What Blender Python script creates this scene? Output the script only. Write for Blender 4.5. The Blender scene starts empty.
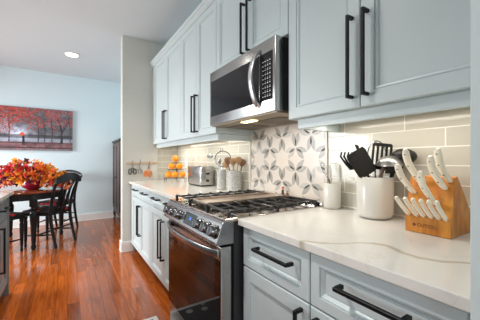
import bpy, bmesh, math, random
from mathutils import Vector, Matrix, Euler
random.seed(7)
C = bpy.context.scene.collection
SC = bpy.context.scene
PI = math.pi

# ------------------------------------------------------------------ camera, world, lights, exposure
CAM_Z = 1.19
cam_d = bpy.data.cameras.new('camera')
cam_d.sensor_width = 36.0
cam_d.lens = 266 / 480 * 36
cam_d.clip_start = 0.02
cam = bpy.data.objects.new('camera', cam_d)
C.objects.link(cam)
cam.location = (0, 0, CAM_Z)
cam.rotation_euler = (math.radians(90), 0, -math.atan(172.5 / 266))
SC.camera = cam

wd = bpy.data.worlds.new('world')
SC.world = wd
wd.use_nodes = True
wd.node_tree.nodes['Background'].inputs['Color'].default_value = (0.95, 0.985, 1.0, 1)
wd.node_tree.nodes['Background'].inputs['Strength'].default_value = 0.36

SC.view_settings.view_transform = 'Standard'
SC.view_settings.look = 'None'
SC.view_settings.gamma = 1
SC.view_settings.use_curve_mapping = False
SC.view_settings.exposure = 0.3


def area(name, loc, rot, sx, sy, power, col):
    d = bpy.data.lights.new(name, 'AREA')
    d.shape = 'RECTANGLE'
    d.size, d.size_y = sx, sy
    d.energy = power
    d.color = col
    o = bpy.data.objects.new(name, d)
    C.objects.link(o)
    o.location = loc
    o.rotation_euler = rot
    return o


# soft fill added behind the camera, then daylight from the dining window at left
area('fill_behind', (-0.6, -2.6, 1.35), (math.radians(106), 0, math.radians(-8)), 2.6, 1.7, 40, (0.97, 0.99, 1.0))
dl = area('daylight_dining', (-3.35, 4.6, 1.4), (math.radians(66), 0, math.radians(-90)), 2.0, 1.6, 116, (0.95, 0.98, 1.0))

dl.data.spread = math.radians(125)

# ------------------------------------------------------------------ helpers
OFF = {}


class MB:
    def __init__(s):
        s.bm = bmesh.new()
        s.mi = 0

    def _tag(s, geom):
        for f in geom:
            if isinstance(f, bmesh.types.BMFace):
                f.material_index = s.mi

    def box(s, x0, x1, y0, y1, z0, z1, bev=0.0, seg=2, rot=None, piv=None):
        v = [s.bm.verts.new((x, y, z)) for x in (x0, x1) for y in (y0, y1) for z in (z0, z1)]
        fs = [s.bm.faces.new([v[i] for i in q]) for q in
              ((0, 1, 3, 2), (4, 6, 7, 5), (0, 4, 5, 1), (2, 3, 7, 6), (0, 2, 6, 4), (1, 5, 7, 3))]
        s._tag(fs)
        if bev > 0:
            es = list({e for f in fs for e in f.edges})
            r = bmesh.ops.bevel(s.bm, geom=es, offset=bev, segments=seg, affect='EDGES', profile=0.5)
            s._tag(r['faces'])
            v = list({w for f in r['faces'] for w in f.verts} | {w for w in v if w.is_valid})
        if rot is not None:
            p = Vector(piv) if piv is not None else Vector(((x0 + x1) / 2, (y0 + y1) / 2, (z0 + z1) / 2))
            for w in v:
                w.co = p + rot @ (w.co - p)
        return v

    def prism(s, poly, axis, a, b, bev=0.0):
        """poly: 2D points; axis 'x' -> (y,z), 'y' -> (x,z), 'z' -> (x,y)"""
        def mk(p, t):
            return {'x': (t, p[0], p[1]), 'y': (p[0], t, p[1]), 'z': (p[0], p[1], t)}[axis]
        A = [s.bm.verts.new(mk(p, a)) for p in poly]
        Bv = [s.bm.verts.new(mk(p, b)) for p in poly]
        n = len(poly)
        fs = [s.bm.faces.new(A), s.bm.faces.new(Bv[::-1])]
        for i in range(n):
            fs.append(s.bm.faces.new((A[i], Bv[i], Bv[(i + 1) % n], A[(i + 1) % n])))
        s._tag(fs)
        if bev > 0:
            es = list({e for f in fs for e in f.edges})
            r = bmesh.ops.bevel(s.bm, geom=es, offset=bev, segments=2, affect='EDGES', profile=0.5)
            s._tag(r['faces'])

    def loft(s, rings, cap0=True, cap1=True, closed=True):
        R = [[s.bm.verts.new(p) for p in r] for r in rings]
        fs = []
        n = len(R[0])
        for a, b in zip(R, R[1:]):
            for i in range(n if closed else n - 1):
                j = (i + 1) % n
                fs.append(s.bm.faces.new((a[i], a[j], b[j], b[i])))
        if cap0:
            fs.append(s.bm.faces.new(R[0][::-1]))
        if cap1:
            fs.append(s.bm.faces.new(R[-1]))
        s._tag(fs)

    def tube(s, pts, r, n=8, flat=1.0, up=None):
        pts = [Vector(p) for p in pts]
        rs = r if isinstance(r, (list, tuple)) else [r] * len(pts)
        rings = []
        ref = Vector(up) if up is not None else None
        prev = None
        for i, p in enumerate(pts):
            t = (pts[min(i + 1, len(pts) - 1)] - pts[max(i - 1, 0)]).normalized()
            if ref is not None:
                u = ref
            else:
                u = Vector((0, 0, 1)) if abs(t.z) < 0.9 else Vector((0, 1, 0))
                if prev is not None:
                    u = prev
            a = (u - t * u.dot(t)).normalized()
            prev = a
            b = t.cross(a)
            rings.append([p + a * (rs[i] * flat * math.cos(2 * PI * k / n)) + b * (rs[i] * math.sin(2 * PI * k / n)) for k in range(n)])
        s.loft(rings)

    def cyl(s, p0, p1, r0, r1=None, n=20):
        s.tube([p0, p1], [r0, r0 if r1 is None else r1], n)

    def lathe(s, prof, c=(0, 0, 0), n=32, axis='z'):
        """prof: list of (r, h); r=0 ends close the form"""
        rings = []
        c = Vector(c)
        for r, h in prof:
            r = max(r, 0.0002)
            ring = []
            for k in range(n):
                a = 2 * PI * k / n
                x, y = r * math.cos(a), r * math.sin(a)
                ring.append(c + (Vector((x, y, h)) if axis == 'z' else Vector((h, x, y)) if axis == 'x' else Vector((y, h, x))))
            rings.append(ring)
        s.loft(rings)

    def ball(s, c, r, sc=(1, 1, 1), u=16, v=10):
        m = Matrix.Translation(c) @ Matrix.Diagonal((r * sc[0], r * sc[1], r * sc[2], 1))
        g = bmesh.ops.create_uvsphere(s.bm, u_segments=u, v_segments=v, radius=1, matrix=m)
        s._tag({f for w in g['verts'] for f in w.link_faces})

    def torus(s, c, R, r, nrm=(0, 0, 1), n=28, m=8, sc=(1, 1)):
        q = Vector(nrm).to_track_quat('Z', 'Y')
        c = Vector(c)
        rings = []
        for i in range(n):
            a = 2 * PI * i / n
            rings.append([s.bm.verts.new(c + q @ Vector(((R * sc[0] + r * math.cos(b)) * math.cos(a), (R * sc[1] + r * math.cos(b)) * math.sin(a), r * math.sin(b))))
                          for b in [2 * PI * j / m for j in range(m)]])
        for i in range(n):
            A, Bq = rings[i], rings[(i + 1) % n]
            for j in range(m):
                k = (j + 1) % m
                f = s.bm.faces.new((A[j], Bq[j], Bq[k], A[k]))
                f.material_index = s.mi

    def face(s, pts):
        f = s.bm.faces.new([s.bm.verts.new(p) for p in pts])
        f.material_index = s.mi
        return f

    def build(s, name, mats, parent=None, label=None, smooth=False, kind=None, angle=35):
        bmesh.ops.recalc_face_normals(s.bm, faces=s.bm.faces[:])
        if parent is not None and parent in OFF:
            bmesh.ops.translate(s.bm, verts=s.bm.verts[:], vec=-OFF[parent])
        me = bpy.data.meshes.new(name)
        s.bm.to_mesh(me)
        s.bm.free()
        if not isinstance(mats, (list, tuple)):
            mats = [mats]
        for m in mats:
            me.materials.append(m)
        if smooth:
            for p in me.polygons:
                p.use_smooth = True
            me.set_sharp_from_angle(angle=math.radians(angle))
        o = bpy.data.objects.new(name, me)
        C.objects.link(o)
        if parent is not None:
            o.parent = parent
            OFF[o] = OFF.get(parent, Vector((0, 0, 0)))
        if label:
            o['label'] = label
        if kind:
            o['kind'] = kind
        return o


def thing(name, label, cat, loc, group=None, rz=0.0, world=True):
    """Empty at the base of the thing. world=True: parts are given in world coordinates"""
    o = bpy.data.objects.new(name, None)
    C.objects.link(o)
    o.empty_display_size = 0.05
    o.location = loc
    o.rotation_euler = (0, 0, rz)
    o['label'] = label
    o['category'] = cat
    if group:
        o['group'] = group
    OFF[o] = Vector(loc) if world else Vector((0, 0, 0))
    return o


def tag(o, label, cat, group=None):
    o['label'] = label
    o['category'] = cat
    if group:
        o['group'] = group
    return o


def struct(o):
    o['kind'] = 'structure'
    return o


def recenter(o, loc):
    """a one-mesh thing built in world coordinates gets its origin at its base"""
    loc = Vector(loc)
    o.data.transform(Matrix.Translation(-loc))
    o.location = loc
    return o


def dup(root, loc, rz, label=None, group=None):
    r = root.copy()
    C.objects.link(r)
    r.location = loc
    r.rotation_euler = (0, 0, rz)
    if label:
        r['label'] = label
    if group:
        r['group'] = group
    for ch in list(root.children):
        c = ch.copy()
        C.objects.link(c)
        c.parent = r
        for g in ch.children:
            d = g.copy()
            C.objects.link(d)
            d.parent = c
    return r


# ------------------------------------------------------------------ materials
def srgb(r, g, b):
    def f(c):
        c /= 255
        return c / 12.92 if c <= 0.04045 else ((c + 0.055) / 1.055) ** 2.4
    return (f(r), f(g), f(b), 1)


def mat(name, col, rough=0.5, metal=0.0, noise=0.0, scale=20, bump=0.0, spec=None, emit=None, estr=0, coat=0, stretch=None):
    m = bpy.data.materials.new(name)
    m.use_nodes = True
    nt = m.node_tree
    b = nt.nodes['Principled BSDF']
    b.inputs['Roughness'].default_value = rough
    b.inputs['Metallic'].default_value = metal
    if spec is not None:
        b.inputs['Specular IOR Level'].default_value = spec
    if coat:
        b.inputs['Coat Weight'].default_value = coat
        b.inputs['Coat Roughness'].default_value = 0.08
    geo = nt.nodes.new('ShaderNodeTexCoord')
    mp = nt.nodes.new('ShaderNodeMapping')
    nt.links.new(geo.outputs['Object'], mp.inputs['Vector'])
    if stretch:
        mp.inputs['Scale'].default_value = stretch
    n = nt.nodes.new('ShaderNodeTexNoise')
    n.inputs['Scale'].default_value = scale
    n.inputs['Detail'].default_value = 4
    nt.links.new(mp.outputs[0], n.inputs['Vector'])
    mx = nt.nodes.new('ShaderNodeMix')
    mx.data_type = 'RGBA'
    mx.inputs[6].default_value = tuple(max(0, c * (1 - noise)) for c in col[:3]) + (1,)
    mx.inputs[7].default_value = tuple(min(1, c * (1 + noise)) for c in col[:3]) + (1,)
    nt.links.new(n.outputs['Fac'], mx.inputs[0])
    nt.links.new(mx.outputs[2], b.inputs['Base Color'])
    if bump:
        bp = nt.nodes.new('ShaderNodeBump')
        bp.inputs['Strength'].default_value = bump
        bp.inputs['Distance'].default_value = 0.002
        nt.links.new(n.outputs['Fac'], bp.inputs['Height'])
        nt.links.new(bp.outputs[0], b.inputs['Normal'])
    if emit:
        b.inputs['Emission Color'].default_value = emit
        b.inputs['Emission Strength'].default_value = estr
    return m


M = {}
M['cab'] = mat('cabinet_paint', srgb(200, 212, 214), 0.34, noise=0.015, scale=3)
M['island'] = mat('island_paint', srgb(128, 134, 136), 0.36, noise=0.015, scale=3)
M['wall'] = mat('wall_paint_cool', srgb(216, 234, 240), 0.75, noise=0.01, scale=4, bump=0.03)
M['ceil'] = mat('ceiling_paint', srgb(212, 222, 226), 0.8, noise=0.01, scale=5)
M['warmwall'] = mat('wall_paint_warm', srgb(206, 206, 199), 0.75, noise=0.01, scale=4)
M['trim'] = mat('trim_white', srgb(236, 236, 234), 0.35, noise=0.01)
M['black'] = mat('matte_black_metal', (0.006, 0.0065, 0.008, 1), 0.42, spec=0.25, noise=0.1, scale=60)
M['iron'] = mat('cast_iron', (0.010, 0.010, 0.011, 1), 0.36, spec=0.5, noise=0.2, scale=90, bump=0.2)
M['steel'] = mat('brushed_steel', (0.42, 0.42, 0.415, 1), 0.24, 1.0, noise=0.05, scale=40, stretch=(1, 0.1, 8))
M['chrome'] = mat('polished_steel', (0.7, 0.7, 0.7, 1), 0.12, 1.0, noise=0.02)
M['panelsteel'] = mat('dark_brushed_steel', (0.32, 0.32, 0.325, 1), 0.26, 1.0, noise=0.05, scale=40, stretch=(1, 0.1, 8))
M['handlesteel'] = mat('handle_steel', (0.62, 0.62, 0.62, 1), 0.3, 1.0, noise=0.03)
M['softsteel'] = mat('satin_steel', (0.36, 0.35, 0.34, 1), 0.38, 1.0, noise=0.05)
M['knob'] = mat('dark_steel_knob', (0.20, 0.20, 0.205, 1), 0.18, 1.0, noise=0.05)
M['blackglass'] = mat('black_glass', (0.012, 0.013, 0.016, 1), 0.06, noise=0.02, spec=0.25)
M['ovenglass'] = mat('oven_glass', (0.008, 0.005, 0.004, 1), 0.03, noise=0.02, spec=0.3)
M['darkbody'] = mat('dark_enamel', (0.02, 0.021, 0.024, 1), 0.4, noise=0.1)
M['cooktop'] = mat('cooktop_steel', (0.60, 0.56, 0.52, 1), 0.14, 1.0, noise=0.05)
M['ceramic'] = mat('white_ceramic', srgb(218, 216, 208), 0.22, noise=0.01)
M['blackwood'] = mat('black_painted_wood', (0.006, 0.006, 0.007, 1), 0.33, spec=0.3, noise=0.2, scale=30)
M['orange'] = mat('orange_peel', srgb(250, 150, 8), 0.4, noise=0.12, scale=30, bump=0.15)
M['orange_handle'] = mat('orange_plastic', srgb(238, 130, 8), 0.35, noise=0.03)
M['spoonwood'] = mat('utensil_wood', srgb(172, 134, 96), 0.5, noise=0.15, scale=20, stretch=(1, 1, 0.2))
M['darkspoonwood'] = mat('dark_utensil_wood', srgb(124, 88, 62), 0.5, noise=0.15, scale=20, stretch=(1, 1, 0.2))
M['palewood'] = mat('pale_wood', srgb(205, 180, 150), 0.5, noise=0.08, scale=30)
M['nylon'] = mat('black_nylon', (0.018, 0.017, 0.016, 1), 0.4, spec=0.3, noise=0.1, scale=50)
M['ivory'] = mat('ivory_handle', srgb(246, 240, 224), 0.3, noise=0.02)
M['lamp'] = mat('lamp_lens', (1, 1, 1, 1), 0.4, emit=(1, 0.97, 0.92, 1), estr=9)
M['warmlamp'] = mat('warm_lamp_lens', (1, 0.9, 0.7, 1), 0.4, emit=(1, 0.80, 0.50, 1), estr=14)
M['hoodlamp'] = mat('hood_lamp_lens', (1, 0.8, 0.5, 1), 0.4, emit=(1, 0.72, 0.40, 1), estr=5)
M['barlamp'] = mat('bar_lamp_lens', (1, 0.95, 0.85, 1), 0.4, emit=(1, 0.90, 0.76, 1), estr=5)
M['display'] = mat('display_glyph', (0.1, 0.3, 1, 1), 0.4, emit=(0.12, 0.35, 1, 1), estr=0.5)
M['white_mark'] = mat('keypad_mark', srgb(215, 218, 220), 0.5)
M['pane'] = mat('outlet_plastic', srgb(238, 232, 220), 0.35)
M['warmplastic'] = mat('almond_plastic', srgb(226, 190, 150), 0.4)
M['bowl'] = mat('cranberry_glass', srgb(150, 18, 52), 0.12, noise=0.1, coat=0.6)
M['leaf_red'] = mat('leaf_red', srgb(200, 30, 20), 0.55, noise=0.35, scale=35)
M['leaf_orange'] = mat('leaf_orange', srgb(240, 110, 18), 0.55, noise=0.3, scale=35)
M['leaf_gold'] = mat('leaf_gold', srgb(240, 150, 22), 0.55, noise=0.25, scale=35)
M['leaf_plum'] = mat('leaf_plum', srgb(88, 12, 44), 0.55, noise=0.3, scale=35)
M['leaf_olive'] = mat('leaf_olive', srgb(110, 95, 25), 0.55, noise=0.3, scale=35)
M['marble_grey'] = mat('grey_marble', srgb(160, 156, 148), 0.25, noise=0.25, scale=26)
M['marble_pale'] = mat('pale_marble', srgb(184, 179, 170), 0.25, noise=0.16, scale=26)
M['marble_white'] = mat('white_marble', srgb(214, 205, 194), 0.22, noise=0.035, scale=9)


def links(m):
    return m.node_tree, m.node_tree.nodes, m.node_tree.links


def wood_mat(name, c1, c2, rough, scl, stretch, coat=0.0):
    m = mat(name, c1, rough, coat=coat)
    nt, N, L = links(m)
    b = N['Principled BSDF']
    tc = N.new('ShaderNodeTexCoord')
    mp = N.new('ShaderNodeMapping')
    mp.inputs['Scale'].default_value = stretch
    L.new(tc.outputs['Object'], mp.inputs['Vector'])
    w = N.new('ShaderNodeTexNoise')
    w.inputs['Scale'].default_value = scl
    w.inputs['Detail'].default_value = 6
    w.inputs['Distortion'].default_value = 1.2
    L.new(mp.outputs[0], w.inputs['Vector'])
    r = N.new('ShaderNodeValToRGB')
    r.color_ramp.elements[0].position = 0.3
    r.color_ramp.elements[1].position = 0.7
    r.color_ramp.elements[0].color = c1
    r.color_ramp.elements[1].color = c2
    L.new(w.outputs['Fac'], r.inputs[0])
    L.new(r.outputs[0], b.inputs['Base Color'])
    return m


M['blockwood'] = wood_mat('knife_block_wood', srgb(172, 98, 24), srgb(224, 150, 58), 0.3, 22, (1, 1, 0.25))
M['burn'] = mat('burned_mark', srgb(92, 46, 20), .6)
M['tablewood'] = wood_mat('table_top_wood', srgb(105, 48, 26), srgb(150, 76, 42), 0.16, 8, (0.2, 1, 1), 0.3)
M['darkcabwood'] = wood_mat('dark_cabinet_wood', srgb(52, 40, 38), srgb(84, 62, 58), 0.4, 8, (1, 1, 0.15))


def floor_mat():
    m = mat('cherry_plank_floor', (0.3, 0.1, 0.03, 1), 0.15, coat=0.3)
    nt, N, L = links(m)
    b = N['Principled BSDF']
    tc = N.new('ShaderNodeTexCoord')
    mp = N.new('ShaderNodeMapping')
    mp.inputs['Rotation'].default_value = (0, 0, PI / 2)
    L.new(tc.outputs['Object'], mp.inputs['Vector'])
    br = N.new('ShaderNodeTexBrick')
    br.inputs['Scale'].default_value = 1
    br.inputs['Brick Width'].default_value = 1.1
    br.inputs['Row Height'].default_value = 0.083
    br.inputs['Mortar Size'].default_value = 0.0012
    br.inputs['Mortar Smooth'].default_value = 0.3
    br.offset = 0.37
    br.inputs['Color1'].default_value = (0, 0, 0, 1)
    br.inputs['Color2'].default_value = (1, 1, 1, 1)
    br.inputs['Mortar'].default_value = (0.5, 0.5, 0.5, 1)
    L.new(mp.outputs[0], br.inputs['Vector'])
    g = N.new('ShaderNodeMapping')
    g.inputs['Scale'].default_value = (22, 1.6, 1)
    L.new(tc.outputs['Object'], g.inputs['Vector'])
    # shift the grain from plank to plank
    addv = N.new('ShaderNodeVectorMath')
    addv.operation = 'MULTIPLY_ADD'
    addv.inputs[1].default_value = (7, 13, 5)
    L.new(br.outputs['Color'], addv.inputs[0])
    L.new(g.outputs[0], addv.inputs[2])
    n = N.new('ShaderNodeTexNoise')
    n.inputs['Scale'].default_value = 1.5
    n.inputs['Detail'].default_value = 6
    n.inputs['Roughness'].default_value = 0.62
    n.inputs['Distortion'].default_value = 1.6
    L.new(addv.outputs[0], n.inputs['Vector'])
    r = N.new('ShaderNodeValToRGB')
    r.color_ramp.elements[0].position = 0.28
    r.color_ramp.elements[1].position = 0.66
    r.color_ramp.elements[0].color = FL1
    r.color_ramp.elements[1].color = FL2
    L.new(n.outputs['Fac'], r.inputs[0])
    # plank tone
    mx = N.new('ShaderNodeMix')
    mx.data_type = 'RGBA'
    mx.blend_type = 'MULTIPLY'
    mx.inputs[0].default_value = 1
    tone = N.new('ShaderNodeMapRange')
    tone.inputs[3].default_value = 0.66
    tone.inputs[4].default_value = 1.18
    sp = N.new('ShaderNodeSeparateColor')
    L.new(br.outputs['Color'], sp.inputs[0])
    L.new(sp.outputs[0], tone.inputs[0])
    L.new(r.outputs[0], mx.inputs[6])
    L.new(tone.outputs[0], mx.inputs[7])
    mo = N.new('ShaderNodeMix')
    mo.data_type = 'RGBA'
    mo.inputs[7].default_value = srgb(52, 22, 10)
    mulm = N.new('ShaderNodeMath')
    mulm.operation = 'MULTIPLY'
    mulm.inputs[1].default_value = 0.8
    L.new(br.outputs['Fac'], mulm.inputs[0])
    L.new(mulm.outputs[0], mo.inputs[0])
    L.new(mx.outputs[2], mo.inputs[6])
    L.new(mo.outputs[2], b.inputs['Base Color'])
    bp = N.new('ShaderNodeBump')
    bp.inputs['Strength'].default_value = 0.06
    bp.inputs['Distance'].default_value = 0.002
    L.new(n.outputs['Fac'], bp.inputs['Height'])
    L.new(bp.outputs[0], b.inputs['Normal'])
    return m


FL1 = srgb(130, 56, 12)
FL2 = srgb(188, 98, 36)
M['floor'] = floor_mat()


def tile_mat(axis):
    """subway tile: axis 'y' for the long wall, 'x' for the return on the partition"""
    m = mat('subway_tile_' + axis, (0.5, 0.5, 0.45, 1), 0.14)
    nt, N, L = links(m)
    b = N['Principled BSDF']
    tc = N.new('ShaderNodeTexCoord')
    sx = N.new('ShaderNodeSeparateXYZ')
    L.new(tc.outputs['Object'], sx.inputs[0])
    cb = N.new('ShaderNodeCombineXYZ')
    a1 = N.new('ShaderNodeMath')
    a1.operation = 'ADD'
    a1.inputs[1].default_value = -0.6240 + 0.3195 * 4 + 0.0015
    L.new(sx.outputs['Y' if axis == 'y' else 'X'], a1.inputs[0])
    a2 = N.new('ShaderNodeMath')
    a2.operation = 'ADD'
    a2.inputs[1].default_value = -0.9295 + 0.0015 + 0.0797 * 2
    L.new(sx.outputs['Z'], a2.inputs[0])
    L.new(a1.outputs[0], cb.inputs[0])
    L.new(a2.outputs[0], cb.inputs[1])
    br = N.new('ShaderNodeTexBrick')
    br.inputs['Scale'].default_value = 1
    br.inputs['Brick Width'].default_value = 0.3195
    br.inputs['Row Height'].default_value = 0.0797
    br.inputs['Mortar Size'].default_value = 0.0022
    br.inputs['Mortar Smooth'].default_value = 0.2
    br.offset = 0.5
    br.inputs['Color1'].default_value = srgb(186, 182, 169)
    br.inputs['Color2'].default_value = srgb(194, 190, 177)
    br.inputs['Mortar'].default_value = srgb(240, 236, 226)
    L.new(cb.outputs[0], br.inputs['Vector'])
    L.new(br.outputs['Color'], b.inputs['Base Color'])
    rr = N.new('ShaderNodeMapRange')
    rr.inputs[3].default_value = 0.14
    rr.inputs[4].default_value = 0.7
    L.new(br.outputs['Fac'], rr.inputs[0])
    L.new(rr.outputs[0], b.inputs['Roughness'])
    n = N.new('ShaderNodeTexNoise')
    n.inputs['Scale'].default_value = 9
    L.new(tc.outputs['Object'], n.inputs['Vector'])
    h = N.new('ShaderNodeMath')
    h.operation = 'MULTIPLY_ADD'
    h.inputs[1].default_value = -1.0
    L.new(br.outputs['Fac'], h.inputs[0])
    L.new(n.outputs['Fac'], h.inputs[2])
    bp = N.new('ShaderNodeBump')
    bp.inputs['Strength'].default_value = 0.25
    bp.inputs['Distance'].default_value = 0.003
    L.new(h.outputs[0], bp.inputs['Height'])
    L.new(bp.outputs[0], b.inputs['Normal'])
    return m


M['tile_y'] = tile_mat('y')
M['tile_x'] = tile_mat('x')


def quartz_mat():
    m = mat('veined_quartz', (0.8, 0.8, 0.78, 1), 0.12)
    nt, N, L = links(m)
    b = N['Principled BSDF']
    g = N.new('ShaderNodeNewGeometry')
    sx = N.new('ShaderNodeSeparateXYZ')
    L.new(g.outputs['Position'], sx.inputs[0])
    n = N.new('ShaderNodeTexNoise')
    n.inputs['Scale'].default_value = 14
    n.inputs['Detail'].default_value = 5
    L.new(g.outputs['Position'], n.inputs['Vector'])

    def M2(op, a, bb=None, c=None):
        k = N.new('ShaderNodeMath')
        k.operation = op
        for i, v in enumerate((a, bb, c)):
            if v is None:
                continue
            if isinstance(v, (int, float)):
                k.inputs[i].default_value = v
            else:
                L.new(v, k.inputs[i])
        return k.outputs[0]
    # one long gold vein: x as a curve of y
    fc = N.new('ShaderNodeFloatCurve')
    pts = [(0.0, 0.99), (0.265, 0.90), (0.293, 0.868), (0.32, 0.845), (0.362, 0.826), (0.409, 0.838), (0.478, 0.852), (0.522, 0.812), (0.555, 0.752), (0.594, 0.711), (0.641, 0.668), (0.72, 0.60)]
    cv = fc.mapping.curves[0]
    cv.points[0].location = pts[0]
    cv.points[1].location = (1.0, 0.45)
    for p in pts[1:]:
        cv.points.new(*p)
    fc.mapping.update()
    L.new(sx.outputs['Y'], fc.inputs['Value'])
    d = M2('SUBTRACT', sx.outputs['X'], fc.outputs[0])
    nd = M2('MULTIPLY_ADD', n.outputs['Fac'], 0.055, -0.0275)
    d = M2('ABSOLUTE', M2('ADD', d, nd))
    mr = N.new('ShaderNodeMapRange')
    mr.interpolation_type = 'SMOOTHSTEP'
    mr.inputs[1].default_value = 0.002
    mr.inputs[2].default_value = 0.020
    mr.inputs[3].default_value = 0.62
    mr.inputs[4].default_value = 0.0
    L.new(d, mr.inputs[0])
    # faint overall marbling
    n2 = N.new('ShaderNodeTexNoise')
    n2.inputs['Scale'].default_value = 2.2
    n2.inputs['Detail'].default_value = 7
    n2.inputs['Distortion'].default_value = 1.4
    L.new(g.outputs['Position'], n2.inputs['Vector'])
    v2 = M2('ABSOLUTE', M2('SUBTRACT', n2.outputs['Fac'], 0.5))
    mr2 = N.new('ShaderNodeMapRange')
    mr2.inputs[1].default_value = 0.0
    mr2.inputs[2].default_value = 0.012
    mr2.inputs[3].default_value = 0.14
    mr2.inputs[4].default_value = 0.0
    L.new(v2, mr2.inputs[0])
    fac = M2('MAXIMUM', mr.outputs[0], mr2.outputs[0])
    mx = N.new('ShaderNodeMix')
    mx.data_type = 'RGBA'
    mx.inputs[6].default_value = srgb(226, 224, 218)
    mx.inputs[7].default_value = srgb(168, 150, 120)
    L.new(fac, mx.inputs[0])
    L.new(mx.outputs[2], b.inputs['Base Color'])
    return m


M['quartz'] = quartz_mat()


def pattern_mat(name, base, dark, scale, lo, hi, rough=0.5):
    m = mat(name, base, rough)
    nt, N, L = links(m)
    b = N['Principled BSDF']
    tc = N.new('ShaderNodeTexCoord')
    v = N.new('ShaderNodeTexVoronoi')
    v.inputs['Scale'].default_value = scale
    L.new(tc.outputs['Object'], v.inputs['Vector'])
    r = N.new('ShaderNodeValToRGB')
    r.color_ramp.elements[0].position = lo
    r.color_ramp.elements[1].position = hi
    r.color_ramp.elements[0].color = dark
    r.color_ramp.elements[1].color = base
    L.new(v.outputs['Distance'], r.inputs[0])
    L.new(r.outputs[0], b.inputs['Base Color'])
    return m


M['canister'] = pattern_mat('patterned_stoneware', srgb(198, 198, 194), srgb(104, 108, 114), 150, 0.15, 0.55, 0.35)
M['floral'] = pattern_mat('red_black_floral_fabric', (0.012, 0.01, 0.012, 1), srgb(190, 22, 28), 11, 0.28, 0.34, 0.8)
M['rug'] = pattern_mat('damask_mat_vinyl', srgb(58, 60, 64), srgb(170, 172, 172), 9, 0.22, 0.3, 0.6)

# ------------------------------------------------------------------ the setting
WX = 1.326      # wall behind the cabinets
ZC = 2.80
bx = MB(); bx.box(-3.6, WX + .1, -3.0, 6.13, -0.05, 0.0)
struct(bx.build('floor', M['floor']))
bx = MB(); bx.box(-3.6, WX + .1, -3.0, 6.13, ZC, ZC + 0.06)
struct(bx.build('ceiling', M['ceil']))
bx = MB(); bx.box(WX, WX + .1, -3.0, 6.13, 0, ZC)
struct(bx.build('wall_right', M['wall']))
bx = MB(); bx.box(-3.6, WX, 6.03, 6.13, 0, ZC)
struct(bx.build('wall_far', M['wall']))
# left wall with the dining window opening
bx = MB()
bx.box(-3.6, -3.5, -3.0, 3.5, 0, ZC); bx.box(-3.6, -3.5, 5.7, 6.03, 0, ZC)
bx.box(-3.6, -3.5, 3.5, 5.7, 0, 0.7); bx.box(-3.6, -3.5, 3.5, 5.7, 2.3, ZC)
struct(bx.build('wall_left', M['wall']))
w = MB()
for y in (3.5, 4.21, 4.93, 5.64):
    w.box(-3.56, -3.50, y, y + .06, 0.7, 2.3)
w.box(-3.56, -3.50, 3.5, 5.7, 0.7, 0.76); w.box(-3.56, -3.50, 3.5, 5.7, 2.24, 2.3); w.box(-3.55, -3.51, 3.5, 5.7, 1.48, 1.51)
struct(w.build('window_1', M['trim']))
# short partition at the end of the cabinet run
bx = MB(); bx.box(0.594, WX, 3.70, 3.83, 0, ZC)
struct(bx.build('wall_end', M['warmwall']))


def baseboard(name, segs):
    b = MB()
    for (x0, x1, y0, y1) in segs:
        b.box(x0, x1, y0, y1, 0, 0.135, 0.002, 1)
        if x1 - x0 < y1 - y0 and x1 - x0 < 0.1:
            b.box(x0 - .004, x1 + .004, y0 - .004, y1, 0, 0.018, 0.003, 1)
        else:
            b.box(x0 - .004, x1 + .004, y0 - .006, y1, 0, 0.018, 0.003, 1)
    return struct(b.build(name, M['trim']))


baseboard('baseboard_far', [(-3.5, WX, 6.014, 6.03)])
baseboard('baseboard_right', [(WX - .016, WX, 3.83, 6.012)])
baseboard('baseboard_end', [(0.578, 0.72, 3.684, 3.70), (0.578, 0.594, 3.7005, 3.83)])

# backsplash
bx = MB(); bx.box(1.318, WX, 0.18, 1.057, 0.915, 1.45); bx.box(1.318, WX, 1.875, 3.70, 0.915, 1.45)
struct(bx.build('wall_backsplash', M['tile_y']))
bx = MB(); bx.box(1.045, 1.318, 3.693, 3.70, 0.915, 1.40)
struct(bx.build('wall_backsplash_return', M['tile_x']))


def clip_poly(poly, y0, y1, z0, z1):
    def cl(P, f, inter):
        out = []
        for i, a in enumerate(P):
            b = P[(i + 1) % len(P)]
            if f(a):
                out.append(a)
                if not f(b):
                    out.append(inter(a, b))
            elif f(b):
                out.append(inter(a, b))
        return out
    for ax, lim, sg in ((0, y0, 1), (0, y1, -1), (1, z0, 1), (1, z1, -1)):
        if not poly:
            return poly
        poly = cl(poly, lambda p: (p[ax] - lim) * sg >= 0,
                  lambda a, b: tuple(a[k] + (b[k] - a[k]) * (lim - a[ax]) / (b[ax] - a[ax]) for k in (0, 1)))
    return poly


PY0, PY1, PZ0, PZ1 = 1.075, 1.857, 0.926, 1.45
bx = MB()
bx.box(1.3172, WX, PY0, PY1, 0.915, PZ1)
Lp = 0.111
s3 = 0.277


def petal(cy, cz, ang, idx):
    pts = []
    n = 9
    for sgn in (1, -1):
        for i in range(n):
            t = i / n
            tt = t if sgn == 1 else 1 - t
            wdt = 0.0185 * math.sin(PI * tt) ** 0.85
            L_ = 0.006 + (Lp - 0.008) * tt
            pts.append((cy + L_ * math.cos(ang) - sgn * wdt * math.sin(ang), cz + L_ * math.sin(ang) + sgn * wdt * math.cos(ang)))
    pts = clip_poly(pts, PY0, PY1, PZ0, PZ1)
    q = []
    for p in pts:
        if not q or (abs(p[0] - q[-1][0]) + abs(p[1] - q[-1][1])) > 1e-5:
            q.append(p)
    if len(q) > 2 and (abs(q[0][0] - q[-1][0]) + abs(q[0][1] - q[-1][1])) < 1e-5:
        q.pop()
    if len(q) >= 3:
        bx.mi = idx
        bx.prism(q, 'x', 1.3164, 1.3180)


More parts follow.
